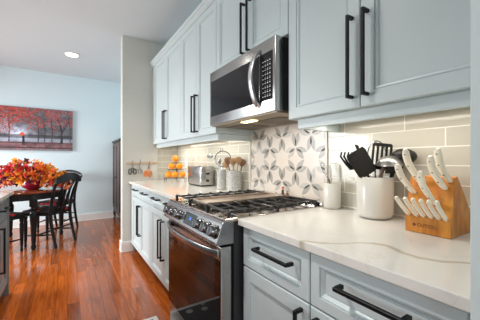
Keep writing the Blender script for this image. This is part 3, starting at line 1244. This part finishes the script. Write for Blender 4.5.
def canister(x, y, r, top, label):
    t = thing('canister', label, 'canister', (x, y, ZK))
    b = MB()
    b.lathe([(0, ZK + .001), (r - .004, ZK + .001), (r, ZK + .006), (r, top - .006), (r + .0015, top - .003), (r, top), (r - .004, top), (r - .005, ZK + .02), (0, ZK + .012)], (x, y, 0), 36)
    b.build('vessel', M['canister'], t, smooth=True)
    return t


canister(1.212, 2.185, .044, 1.100, 'slim speckled grey utensil canister beside the toaster')
canister(1.238, 2.000, .060, 1.096, 'wide speckled grey canister holding wooden spoons')
G2 = 'utensils in the speckled canisters'
t = thing('wire_strainer', 'round wire strainer standing upright in the slim speckled canister', 'strainer', (1.212, 2.185, .95), G2)
b = MB(); b.tube([(1.214, 2.17, .94), (1.215, 2.185, 1.125)], .004, 8); b.build('handle', M['steel'], t, smooth=True)
b = MB(); b.torus((1.226, 2.185, 1.200), .074, .0042, nrm=fv, n=40); b.torus((1.216, 2.192, 1.290), .012, .0022, nrm=fv, n=16); b.build('rim', M['darkbody'], t, smooth=True)
b = MB()
for k in range(-5, 6):
    h = (.074 ** 2 - (k * .0125) ** 2) ** .5
    c = Vector((1.226, 2.185, 1.200))
    for (a1, a2) in ((rv, zv), (zv, rv)):
        b.tube([c + a1 * (k * .0125) - a2 * h, c + a1 * (k * .0125) - a2 * h * .5 + fv * .018, c + a1 * (k * .0125) + fv * .026, c + a1 * (k * .0125) + a2 * h * .5 + fv * .018, c + a1 * (k * .0125) + a2 * h], .0006, 4)
b.build('mesh', M['steel'], t)
t = thing('soup_ladle', 'steel ladle head leaning left out of the slim speckled canister', 'ladle', (1.2, 2.19, .95), G2)
b = MB(); b.tube([(1.224, 2.175, .94), (1.190, 2.20, 1.13), (1.150, 2.222, 1.205)], .004, 8); b.build('handle', M['steel'], t, smooth=True)
b = MB(); b.ball((1.120, 2.245, 1.226), .028, (1.1, 1, .75)); b.build('bowl', M['steel'], t, smooth=True)
t = thing('steel_spoon', 'steel serving spoon in front of the wire strainer', 'spoon', (1.21, 2.18, .95), G2)
b = MB(); b.tube([(1.205, 2.175, .94), (1.188, 2.170, 1.15)], .0035, 8)
b.ball((1.180, 2.168, 1.178), .022, (.9, .5, 1.4)); b.build('handle', M['steel'], t, smooth=True)
for i, (dx, dy, tx, ty, tz, mm, lb) in enumerate(((-.02, .0, 1.195, 2.045, 1.200, 'darkspoonwood', 'dark wooden spoon, leftmost in the wide speckled canister'),
                                                 (.0, .01, 1.222, 2.000, 1.190, 'spoonwood', 'pale wooden spoon in the middle of the wide speckled canister'),
                                                 (.015, .0, 1.252, 1.955, 1.200, 'spoonwood', 'round wooden spoon, rightmost in the wide speckled canister'),
                                                 (.03, -.01, 1.290, 1.950, 1.180, 'darkspoonwood', 'dark wooden spoon at the back of the wide speckled canister'),
                                                 (-.01, .02, 1.200, 2.09, 1.165, 'spoonwood', 'short golden wooden spoon between the two speckled canisters'))):
    t = thing('wooden_spoon', lb, 'spoon', (1.238 + dx, 2.0 + dy, .95), 'wooden spoons in the wide speckled canister')
    b = MB()
    p0 = Vector((1.238 + dx * .8, 2.0 + dy, .932 + .002 * i)); p1 = Vector((tx, ty, tz - .012))
    d_ = (p1 - p0).normalized()
    b.tube([p0, p1 - d_ * .03], .005, 8); b.build('handle', M[mm], t, smooth=True)
    b = MB()
    b.tube([p1 - d_ * .040, p1 - d_ * .028, p1 - d_ * .010, p1 + d_ * .012, p1 + d_ * .026, p1 + d_ * .031], [.005, .018, .029, .031, .020, .004], 14, .35, up=fv)
    b.build('bowl', M[mm], t, smooth=True)

# figurines on the range back ledge
for i, (x, y, h, lb) in enumerate(((1.281, 1.418, .062, 'tiny red-capped figurine standing on the back ledge of the range'),
                                   (1.281, 1.375, .036, 'tiny brown figurine beside the red-capped one on the range'))):
    t = thing('figurine', lb, 'figurine', (x, y, .938))
    z = .939
    b = MB()
    b.lathe([(0, 0), (.013, 0), (.014, h * .08), (.008, h * .35), (.010, h * .55), (.005, h * .68), (0, h * .70)], (x, y, z), 16)
    b.build('body', mat('figurine_body', srgb(70, 50, 42) if i == 0 else srgb(120, 95, 70), .4), t, smooth=True)
    b = MB(); b.ball((x, y, z + h * .76), h * .13); b.build('head', mat('figurine_head', srgb(222, 190, 165), .4), t, smooth=True)
    b = MB(); b.lathe([(h * .16, h * .82), (h * .15, h * .86), (.003, h), (0, h + .001)], (x, y, z), 14)
    b.build('hat', mat('figurine_hat', srgb(190, 30, 30) if i == 0 else srgb(130, 90, 50), .4), t, smooth=True)

# ------------------------------------------------------------------ fruit stand and oranges
FB = Vector((1.118, 3.19, ZK))
t = thing('fruit_stand', 'black wire tiered fruit stand holding a pyramid of oranges', 'fruit stand', tuple(FB))
b = MB()


def FP(u, w, z):
    return FB + rv * u + fv * w + zv * z


tiers = []
for zz, half, in ((.052, .13), (.155, .088)):
    for u0, u1, w0, w1 in ((-half, half, -.042, -.042), (-half, half, .042, .042), (-half, -half, -.042, .042), (half, half, -.042, .042)):
        b.tube([FP(u0, w0, zz), FP(u1, w1, zz)], .0022, 6)
for u in (-.125, .125):
    for w_ in (-.040, .040):
        b.tube([FP(u, w_, .0015), FP(u, w_, .052)], .0025, 6)
b.tube([FP(0, .046, .0015), FP(0, .046, .25)], .0025, 6)
b.torus(FP(0, 0, .245), .036, .0022)
b.tube([FP(0, .046, .25), FP(0, .036, .245)], .0022, 6)
for u in (-.086, .086):
    b.tube([FP(u, .042, .052), FP(u, .042, .155)], .0022, 6)
b.build('wire_frame', M['black'], t, smooth=True)
olist = [(-.084, 0, .096, 'bottom left'), (-.002, -.012, .096, 'bottom middle'), (.084, .0, .096, 'bottom right'),
         (-.044, 0, .199, 'middle row, left'), (.050, 0, .199, 'middle row, right'), (0, 0, .291, 'single one at the top')]
o0 = None
for u, w_, z, lb in olist:
    p = FP(u, w_, z)
    if o0 is None:
        o0 = thing('orange', 'ripe orange, %s of the pyramid stand' % lb, 'orange', tuple(p), 'oranges on the wire stand', world=False)
        b = MB(); b.ball((0, 0, 0), .0415, (1, 1, .95), 24, 16); b.build('peel', M['orange'], o0, smooth=True, angle=80)
        b = MB(); b.lathe([(0, .0385), (.004, .039), (.003, .042), (0, .0425)], n=8); b.build('stem', M['leaf_olive'], o0, label='small green stem end')
    else:
        dup(o0, tuple(p), random.random() * 6, 'ripe orange, %s of the pyramid stand' % lb)

# outlets
for y, z, h, w_, mm, lb in ((3.325, 1.165, .120, .075, 'pane', 'white wall outlet plate on the tile behind the oranges'),
                            (2.985, 1.215, .075, .050, 'warmplastic', 'small almond wall plate on the tile above the toaster')):
    t = thing('wall_outlet', lb, 'outlet', (1.316, y, z))
    b = MB(); b.box(1.312, 1.3178, y - w_ / 2, y + w_ / 2, z - h / 2, z + h / 2, .002, 1); b.build('plate', M[mm], t)
    b = MB()
    for dz in (-.022, .022):
        b.box(1.3112, 1.3125, y - .014, y + .014, z + dz - .012, z + dz + .012, .0005, 1)
    b.build('socket', M['trim'], t)

# knife rail and scissors on the partition
YS = 3.70
t = thing('magnetic_rail', 'pale wooden magnetic rail on the partition wall holding three scissors', 'rail', (.85, YS - .01, 1.15))
b = MB(); b.box(.637, 1.040, YS - .016, YS - .0005, 1.134, 1.164, .003); b.build('bar', M['palewood'], t)
b = MB(); b.box(.650, 1.030, YS - .0172, YS - .0158, 1.146, 1.152); b.build('metal_strip', M['steel'], t, label='thin steel strip')


def scissors(label, cx, ztop, L1, hr, m, tilt):
    t = thing('scissors', label, 'scissors', (cx, YS - .02, ztop - L1 - .06))
    R_ = Matrix.Rotation(tilt, 3, 'Y')
    piv = Vector((cx, YS - .021, ztop - L1))

    def T(x, z, y=0):
        return piv + R_ @ Vector((x, y, z))
    for sg in (-1, 1):
        b = MB()
        yy = .0012 * sg
        b.loft([[T(sg * .002 - .005, -.02, yy - .001), T(sg * .002 + .005, -.02, yy - .001), T(sg * .002 + .005, -.02, yy + .001), T(sg * .002 - .005, -.02, yy + .001)],
                [T(-sg * .003 - .007, .01, yy - .001), T(-sg * .003 + .007, .01, yy - .001), T(-sg * .003 + .007, .01, yy + .001), T(-sg * .003 - .007, .01, yy + .001)],
                [T(-sg * .003 - .001, L1, yy - .0006), T(-sg * .003 + .001, L1, yy - .0006), T(-sg * .003 + .001, L1, yy + .0006), T(-sg * .003 - .001, L1, yy + .0006)]])
        b.build('blade', M['steel'], t)
        b = MB()
        pts = []
        for k in range(20):
            a = 2 * PI * k / 20
            pts.append((sg * (hr * .62 + .010) + hr * .62 * math.cos(a), -.028 - hr * 1.1 + hr * 1.15 * math.sin(a)))
        q = [T(x, z) for x, z in pts]
        q += [q[0], q[1]]
        b.tube(q, .0085 if m is M['orange_handle'] else .0058, 8, up=(0, 1, 0))
        b.tube([T(sg * .004, -.012), T(sg * .012, -.030)], [.006, .006], 8)
        b.build('finger_loop', m, t, smooth=True)
    b = MB(); b.cyl(T(0, 0, -.004), T(0, 0, .004), .005, n=12); b.build('pivot', M['chrome'], t, smooth=True)


scissors('black-handled scissors, leftmost on the wooden rail', .712, 1.185, .085, .030, M['nylon'], 0)
scissors('grey metal scissors in the middle of the wooden rail', .803, 1.210, .120, .021, M['steel'], .10)
scissors('orange-handled scissors, rightmost on the wooden rail', .918, 1.180, .115, .030, M['orange_handle'], .12)

# ------------------------------------------------------------------ floor mat
t = thing('kitchen_mat', 'grey patterned kitchen mat with pale border on the floor before the range', 'mat', (.30, 1.3, 0))
b = MB(); b.box(.03, .565, .55, 2.035, .001, .013, .004); b.build('border', mat('mat_border', srgb(205, 203, 200), .6, noise=.05), t)
b = MB(); b.box(.065, .530, .585, 2.00, .0128, .0145, .0005, 1); b.build('centre', M['rug'], t)

# ------------------------------------------------------------------ dining area
# recessed ceiling light over the table, plus spots added above the kitchen
l0 = thing('ceiling_light', 'small round recessed ceiling light above the dining table', 'ceiling light', (.058, 4.80, ZC), world=False)
b = MB(); b.torus((0, 0, -.003), .088, .010, n=36, m=8, sc=(1, 1)); b.build('trim_ring', M['trim'], l0, smooth=True)
b = MB(); b.lathe([(0, -.001), (.084, -.001), (.084, -.006), (.07, -.009), (0, -.010)], n=36); b.build('lens', M['lamp'], l0, smooth=True)


def spot(loc, e):
    d = bpy.data.lights.new('ceiling_spot', 'SPOT')
    d.energy = e
    d.spot_size = math.radians(130)
    d.spot_blend = .8
    d.shadow_soft_size = .08
    d.color = (1, .95, .88)
    o = bpy.data.objects.new('ceiling_spot', d)
    C.objects.link(o)
    o.location = loc


spot((.058, 4.80, ZC - .04), 30)
spot((-.15, 2.7, ZC - .04), 52)  # added out of view as kitchen fill, no fixture here
spot((-.40, 1.35, ZC - .04), 92)  # also an added fill without fixture, brightens the wall cabinets

# dark cabinet beyond the partition
t = thing('sideboard', 'tall dark wood cabinet against the far dining wall beside the partition', 'cabinet', (1.04, 5.6, 0))
b = MB()
b.box(.790, 1.300, 5.12, 5.98, .16, 1.53, .004)
for x in (.81, 1.28):
    for y in (5.15, 5.95):
        b.tube([(x, y, .17), (x - .01, y, .10), (x + .004, y, .04), (x - .016, y, .002)], [.028, .024, .016, .020], 10)
b.build('body', M['darkcabwood'], t)
b = MB(); b.box(.765, 1.309, 5.09, 6.005, 1.53, 1.575, .008); b.build('top', M['blackwood'], t)
for a, c in ((5.15, 5.54), (5.55, 5.95)):
    b = MB(); panel_front(b, .772, a, c, .24, 1.50, 1, .05, .018); dr = b.build('door', M['darkcabwood'], t)
    b = MB(); b.ball((.762, c - .03 if a < 5.3 else a + .03, .86), .013, u=10, v=8); b.build('knob', M['iron'], dr, smooth=True)

# dining table
TX, TY, TR = -.560, 4.92, .62
t = thing('dining_table', 'round dining table with reddish wood top and black turned legs', 'table', (TX, TY, 0))
b = MB()
b.lathe([(0, .746), (TR - .02, .746), (TR - .004, .753), (TR, .764), (TR - .004, .775), (TR - .014, .778), (0, .778)], (TX, TY, 0), 72)
b.build('tabletop', M['tablewood'], t, smooth=True)
b = MB()
b.lathe([(TR - .10, .660), (TR - .075, .660), (TR - .075, .7455), (TR - .10, .7455)], (TX, TY, 0), 64)
bmesh.ops.delete(b.bm, geom=[f for f in b.bm.faces if len(f.verts) > 4], context='FACES_ONLY')
b.build('apron', M['blackwood'], t, smooth=True)
for a in (-69, 21, 111, 201):
    a = math.radians(a)
    x, y = TX + .51 * math.cos(a), TY + .51 * math.sin(a)
    b = MB()
    b.box(x - .042, x + .042, y - .042, y + .042, .575, .745, .004)
    b.lathe([(0, .002), (.020, .002), (.028, .02), (.030, .05), (.020, .075), (.026, .10), (.030, .20), (.034, .32), (.042, .42), (.044, .47), (.036, .505), (.024, .52), (.034, .535), (.038, .55), (.030, .565), (.036, .576), (0, .577)], (x, y, 0), 24)
    b.build('leg', M['blackwood'], t, smooth=True, angle=50)


# chairs (local: seat faces +y)
def make_chair(label):
    t = thing('dining_chair', label, 'chair', (0, 0, 0), 'black dining chairs around the table', world=False)
    # seat
    b = MB()
    pts = [(-.205, -.20), (.205, -.20), (.235, .17), (.20, .215), (-.20, .215), (-.235, .17)]
    b.prism(pts, 'z', .435, .462, .006)
    b.build('seat', M['blackwood'], t, smooth=True)
    b = MB()
    rings = []
    for sc_, z in ((.90, .462), (.955, .468), (.97, .482), (.93, .500), (.80, .508)):
        rings.append([(x * sc_, y * sc_ + .005, z) for x, y in pts])
    b.loft(rings)
    b.build('seat_pad', M['floral'], t, smooth=True, angle=70, label='red and black floral upholstery')
    for sx in (-1, 1):
        b = MB()
        b.lathe([(0, .002), (.013, .002), (.018, .02), (.013, .05), (.018, .10), (.021, .25), (.023, .36), (.016, .375), (.023, .39), (.024, .436), (0, .437)], (sx * .185, .165, 0), 16)
        b.build('leg', M['blackwood'], t, smooth=True, angle=50)
        # rear leg running up into the back post
        b = MB()
        P = [(sx * .190, -.275, .002), (sx * .188, -.235, .16), (sx * .185, -.200, .34), (sx * .184, -.190, .46), (sx * .186, -.205, .60), (sx * .196, -.245, .76), (sx * .206, -.280, .86), (sx * .210, -.295, .90)]
        b.tube(P, [.019, .020, .022, .023, .020, .018, .018, .019], 10, 1.0, up=(0, 1, 0))
        b.build('rear_post', M['blackwood'], t, smooth=True, angle=60)
    # crest rail (arched)
    b = MB()
    rings = []
    for i in range(17):
        u = -1 + 2 * i / 16
        x = .245 * u
        z = .905 + .045 * (1 - u * u)
        y = -.315 - .028 * (1 - u * u)
        hh = .042 + .020 * (1 - u * u) - (.012 if abs(u) > .95 else 0)
        rings.append([(x, y - .012, z - hh), (x, y + .012, z - hh), (x, y + .014, z + hh * .7), (x, y, z + hh), (x, y - .014, z + hh * .7)])
    b.loft(rings)
    b.build('crest_rail', M['blackwood'], t, smooth=True, angle=50)
    # splats
    for sx in (-.095, .0, .095):
        b = MB()
        wv = [.012, .016, .022, .013, .012]
        zz = [.462, .57, .70, .81, .905]
        yy = [-.185, -.215, -.245, -.285, -.330]
        xx = [sx * .75, sx * .72, sx * .80, sx * .95, sx * 1.15]
        rings = [[(x - w_, y - .006, z), (x + w_, y - .006, z), (x + w_, y + .006, z), (x - w_, y + .006, z)] for x, y, z, w_ in zip(xx, yy, zz, wv)]
        b.loft(rings)
        b.build('splat', M['blackwood'], t, smooth=True, angle=40)
    # stretchers
    for p0, p1 in (((-.185, .165, .16), (-.189, -.232, .18)), ((.185, .165, .16), (.189, -.232, .18)), ((-.187, .0, .17), (.187, .0, .17)),
                   ((-.189, -.222, .25), (.189, -.222, .25))):
        b = MB()
        p0, p1 = Vector(p0), Vector(p1)
        b.tube([p0, p0.lerp(p1, .25), p0.lerp(p1, .5), p0.lerp(p1, .75), p1], [.008, .011, .014, .011, .008], 10)
        b.build('stretcher', M['blackwood'], t, smooth=True)
    return t


ch = make_chair('black wooden dining chair with its slatted back to the camera, nearest the aisle')
ch.location = (-.235, 4.665, 0)
ch.rotation_euler = (0, 0, math.radians(53))
dup(ch, (-.16, 5.50, 0), math.radians(146), 'black dining chair behind the table, only its crest rail seen past the flowers')
dup(ch, (-.75, 4.46, 0), math.radians(-42), 'black dining chair pushed under the table beside the kitchen island')

# bowl and flowers
BX, BY = -.405, 4.700
t = thing('flower_bowl', 'round cranberry red glass bowl holding the autumn bouquet on the table', 'bowl', (BX, BY, .778))
b = MB()
b.lathe([(0, .779), (.060, .779), (.075, .786), (.115, .815), (.135, .85), (.138, .88), (.128, .905), (.124, .905), (.133, .88), (.129, .852), (.107, .82), (0, .79)], (BX, BY, 0), 40)
b.build('vessel', M['bowl'], t, smooth=True)
t = thing('autumn_bouquet', 'wide bouquet of red, orange and gold autumn leaves and blooms in the red bowl', 'flowers', (BX, BY, .80))
mats_l = [M['leaf_red'], M['leaf_orange'], M['leaf_gold'], M['leaf_plum'], M['leaf_olive']]
rg = random.Random(11)


def leaf(b, p, d, up, size, lobes=True):
    d = Vector(d).normalized(); up = Vector(up)
    s_ = d.cross(up)
    if s_.length < 1e-3:
        s_ = Vector((1, 0, 0))
    s_.normalize()
    n_ = s_.cross(d)
    out = [(0, 0), (.35, .28), (.30, .50), (.55, .42), (.62, .22), (1.0, 0), (.62, -.22), (.55, -.42), (.30, -.50), (.35, -.28)] if lobes else \
          [(0, 0), (.25, .16), (.55, .24), (.8, .16), (1, 0), (.8, -.16), (.55, -.24), (.25, -.16)]
    ctr = b.bm.verts.new(p + d * size * .45 + n_ * size * .06)
    vs = [b.bm.verts.new(p + d * (u * size) + s_ * (v * size) - n_ * (size * .5 * v * v)) for u, v in out]
    for i in range(len(vs)):
        f = b.bm.faces.new((ctr, vs[i], vs[(i + 1) % len(vs)]))
        f.material_index = b.mi


def env(a):
    """bouquet half-extent in direction a (in the plane of the table)"""
    return .40


b = MB()
for i in range(1250):
    u = rg.uniform(-1, 1)
    w_ = rg.uniform(-1, 1)
    if u * u + w_ * w_ > 1:
        continue
    hmax = (.215 - .075 * u) * (1 - (u * u + w_ * w_)) ** .6 + .03
    hh = rg.uniform(-.10 if abs(u) > .3 else 0, hmax) - .03 * abs(u)
    p = Vector((BX, BY, .925)) + rv * (u * .47 - .01) + fv * (w_ * .26) + zv * (hh * (.75 + .25 * rg.random()) + .015)
    d = (rv * u * .9 + fv * w_ * .6 + zv * rg.uniform(-.5, .9) + Vector((rg.uniform(-.5, .5), rg.uniform(-.5, .5), 0)))
    b.mi = rg.choices((0, 1, 2, 3, 4), (42, 22, 7, 22, 7))[0]
    if u > .35 and rg.random() < .5:
        b.mi = rg.choice((1, 2))
    leaf(b, p, d, -fv * .8 + zv * .5 + Vector((rg.uniform(-.6, .6), rg.uniform(-.6, .6), rg.uniform(-.6, .6))), rg.uniform(.048, .082))
b.mi = 4
for k in range(30):
    u = rg.uniform(-.9, .9)
    b.tube([Vector((BX, BY, .80)) + rv * rg.uniform(-.05, .05), Vector((BX, BY, .93)) + rv * u * .2, Vector((BX, BY, .97)) + rv * u * .40 + fv * rg.uniform(-.15, .15)], .002, 5)
b.build('foliage', mats_l, t, kind='stuff')


def blossom(c, r, mi, lab, layers=3):
    b = MB()
    nrm_ = (-fv + Vector((rg.uniform(-.4, .4), 0, rg.uniform(0, .7)))).normalized()
    q = nrm_.to_track_quat('Z', 'Y')
    c = Vector(c)
    for ly in range(layers):
        n = 7 - ly
        for k in range(n):
            a = 2 * PI * (k + ly * .5) / n
            d = q @ Vector((math.cos(a), math.sin(a), .35 + .5 * ly))
            leaf(b, c + nrm_ * .006 * ly, d, nrm_, r * (1 - .2 * ly), lobes=False)
    b.mi = 1
    b.ball(c + nrm_ * .012, r * .18, u=8, v=6)
    b.build('blossom', [mats_l[mi], mats_l[3 if mi != 3 else 0]], t, label=lab)


C0 = Vector((BX, BY, .80))
blossom(C0 + rv * .03 - fv * .22 + zv * .115, .085, 2, 'large golden blossom hanging over the bowl front')
blossom(C0 + rv * -.30 - fv * .18 + zv * .20, .095, 0, 'red blossom')
blossom(C0 + rv * -.14 - fv * .20 + zv * .27, .095, 0, 'red blossom with plum centre')
blossom(C0 + rv * .15 - fv * .20 + zv * .20, .070, 1, 'orange blossom')
blossom(C0 + rv * -.42 - fv * .12 + zv * .16, .09, 0, 'red blossom')
blossom(C0 + rv * .20 - fv * .12 + zv * .30, .070, 1, 'orange blossom')
blossom(C0 + rv * .06 - fv * .18 + zv * .29, .060, 0, 'red blossom')
blossom(C0 + rv * .34 - fv * .10 + zv * .23, .060, 1, 'orange blossom')
blossom(C0 + rv * .40 - fv * .08 + zv * .16, .055, 2, 'golden blossom')
blossom(C0 + rv * -.17 - fv * .08 + zv * .375, .065, 2, 'golden blossom at the very top')
blossom(C0 + rv * -.26 - fv * .20 + zv * .10, .060, 3, 'plum blossom')

# picture on the far wall
PX0, PX1, PZa, PZb = -1.47, .082, 1.366, 2.122
t = thing('canvas_picture', 'wide canvas picture of red-leaved trees in a grey park on the far wall', 'picture', ((PX0 + PX1) / 2, 6.0, PZa))
b = MB(); b.box(PX0, PX1, 5.994, 6.0295, PZa, PZb); b.build('canvas', mat('canvas_edge', srgb(70, 72, 76), .7), t)
NXp, NZp = 230, 112
import numpy as np
rs = np.random.RandomState(5)
img = np.zeros((NZp, NXp, 3))
yy, xx = np.mgrid[0:NZp, 0:NXp]
v = yy / NZp      # 0 at bottom
u = xx / NXp


def smooth_noise(sx, sy):
    g = rs.rand(sy + 2, sx + 2)
    fx = u * sx; fy = v * sy
    x0 = fx.astype(int); y0 = fy.astype(int)
    tx = fx - x0; ty = fy - y0
    tx = tx * tx * (3 - 2 * tx); ty = ty * ty * (3 - 2 * ty)
    return (g[y0, x0] * (1 - tx) + g[y0, x0 + 1] * tx) * (1 - ty) + (g[y0 + 1, x0] * (1 - tx) + g[y0 + 1, x0 + 1] * tx) * ty


nz = smooth_noise(24, 14) * .5 + smooth_noise(60, 34) * .3 + smooth_noise(120, 60) * .2
img[:] = (np.array([104, 104, 112])[None, None] * (.6 + .8 * nz[..., None]))
# pale misty gap in the middle
pale = np.exp(-(((u - .48) / .10) ** 2 + ((v - .38) / .17) ** 2)) + .5 * np.exp(-(((u - .2) / .2) ** 2 + ((v - .5) / .3) ** 2))
img += pale[..., None] * np.array([110, 115, 130]) * (.5 + nz[..., None])
# water and far bank
band = (v < .30) & (v > .19)
img[band] = img[band] * .5 + np.array([105, 112, 124])
dark = (v > .27) & (v < .36)
img[dark] *= .62
# ground
g_ = v <= .19
img[g_] = np.array([128, 100, 104]) * (.55 + .9 * nz[g_][:, None])
for c_ in (.055, .165):
    m_ = abs(v - c_) < .012
    img[m_] = np.array([58, 52, 58])
m_ = v < .035
img[m_] = np.array([160, 150, 156]) * (.6 + .6 * nz[m_][:, None])


def stroke(pts, w0, w1, col):
    for (a, b_) in zip(pts, pts[1:]):
        n = 60
        for i in range(n):
            s_ = i / n
            x = a[0] + (b_[0] - a[0]) * s_; y = a[1] + (b_[1] - a[1]) * s_
            m = ((u - x) * 2.05) ** 2 + (v - y) ** 2 < (w0 + (w1 - w0) * s_) ** 2
            img[m] = col


for x in (.28, .40, .66, .72, .79, .97):
    stroke([(x, .2), (x + .004, .5), (x - .01, .75)], .010, .006, (52, 50, 56))
stroke([(.885, .19), (.888, .45), (.86, .7), (.83, .85)], .026, .010, (50, 46, 50))
stroke([(.888, .42), (.93, .6), (.97, .75)], .013, .006, (50, 46, 50))
stroke([(.06, .18), (.08, .5), (.05, .8)], .04, .03, (40, 38, 44))
stroke([(.08, .5), (.25, .72), (.5, .80)], .018, .006, (45, 42, 48))
stroke([(.40, .95), (.56, .78), (.68, .74)], .010, .005, (45, 42, 48))
# foliage dabs, thick where the noise is high
dens = smooth_noise(9, 6) * .6 + smooth_noise(20, 12) * .4
for i in range(5200):
    x = rs.rand(); y = 1 - abs(rs.randn()) * .30
    low = .42 + .14 * math.sin(x * 9 + 1) * (1 if x < .8 else .2)
    if y < low or y >= 1:
        continue
    if dens[int(y * NZp * .999), int(x * NXp * .999)] < .30 + .25 * rs.rand():
        continue
    if abs(x - .50) < .06 and y < .62:
        continue
    r = rs.uniform(.004, .014)
    k = rs.rand()
    col = (228, 66, 36) if k < .40 else (170, 48, 44) if k < .62 else (206, 116, 104) if k < .84 else (110, 40, 44)
    if x > .75 and k < .6:
        col = (190, 92, 92)
    m = ((u - x) * 2.05) ** 2 + (v - y) ** 2 < r * r
    img[m] = img[m] * .35 + np.array(col) * .65
for i in range(420):
    x = rs.rand(); y = rs.rand() * .17
    m = ((u - x) * 1.0) ** 2 + ((v - y) * 3.0) ** 2 < .00010
    img[m] = img[m] * .5 + np.array((165, 70, 72)) * .5
# stroller with an orange umbrella
m = (abs(u - .525) < .010) & (v > .15) & (v < .34); img[m] = (34, 36, 44)
m = (abs(u - .520) < .004) & (v > .10) & (v < .2); img[m] = (34, 36, 44)
m = (abs(u - .532) < .004) & (v > .10) & (v < .2); img[m] = (34, 36, 44)
m = (((u - .515) * 2.05) ** 2 / .0022 + (v - .34) ** 2 / .0045 < 1) & (v > .335); img[m] = (240, 98, 30)
img = np.clip(img * .95, 0, 255) / 255
lin = np.where(img <= .04045, img / 12.92, ((img + .055) / 1.055) ** 2.4)
ox, oy, oz = OFF[t]
vs = [((PX0 + (PX1 - PX0) * i / NXp) - ox, 5.9925 - oy, PZa + (PZb - PZa) * j / NZp - oz) for j in range(NZp + 1) for i in range(NXp + 1)]
fs = [(j * (NXp + 1) + i, j * (NXp + 1) + i + 1, (j + 1) * (NXp + 1) + i + 1, (j + 1) * (NXp + 1) + i) for j in range(NZp) for i in range(NXp)]
me = bpy.data.meshes.new('print')
me.from_pydata(vs, [], fs)
ca = me.color_attributes.new('Col', 'FLOAT_COLOR', 'CORNER')
arr = np.ones((NZp * NXp, 4, 4), dtype=np.float32)
arr[:, :, :3] = lin.reshape(-1, 1, 3)
ca.data.foreach_set('color', arr.ravel())
pm = mat('print_surface', (1, 1, 1, 1), .55)
nt, N, L = links(pm)
at = N.new('ShaderNodeAttribute'); at.attribute_name = 'Col'
L.new(at.outputs['Color'], N['Principled BSDF'].inputs['Base Color'])
me.materials.append(pm)
o = bpy.data.objects.new('print', me); C.objects.link(o); o.parent = t
o['label'] = 'printed park scene with red foliage and an orange umbrella'
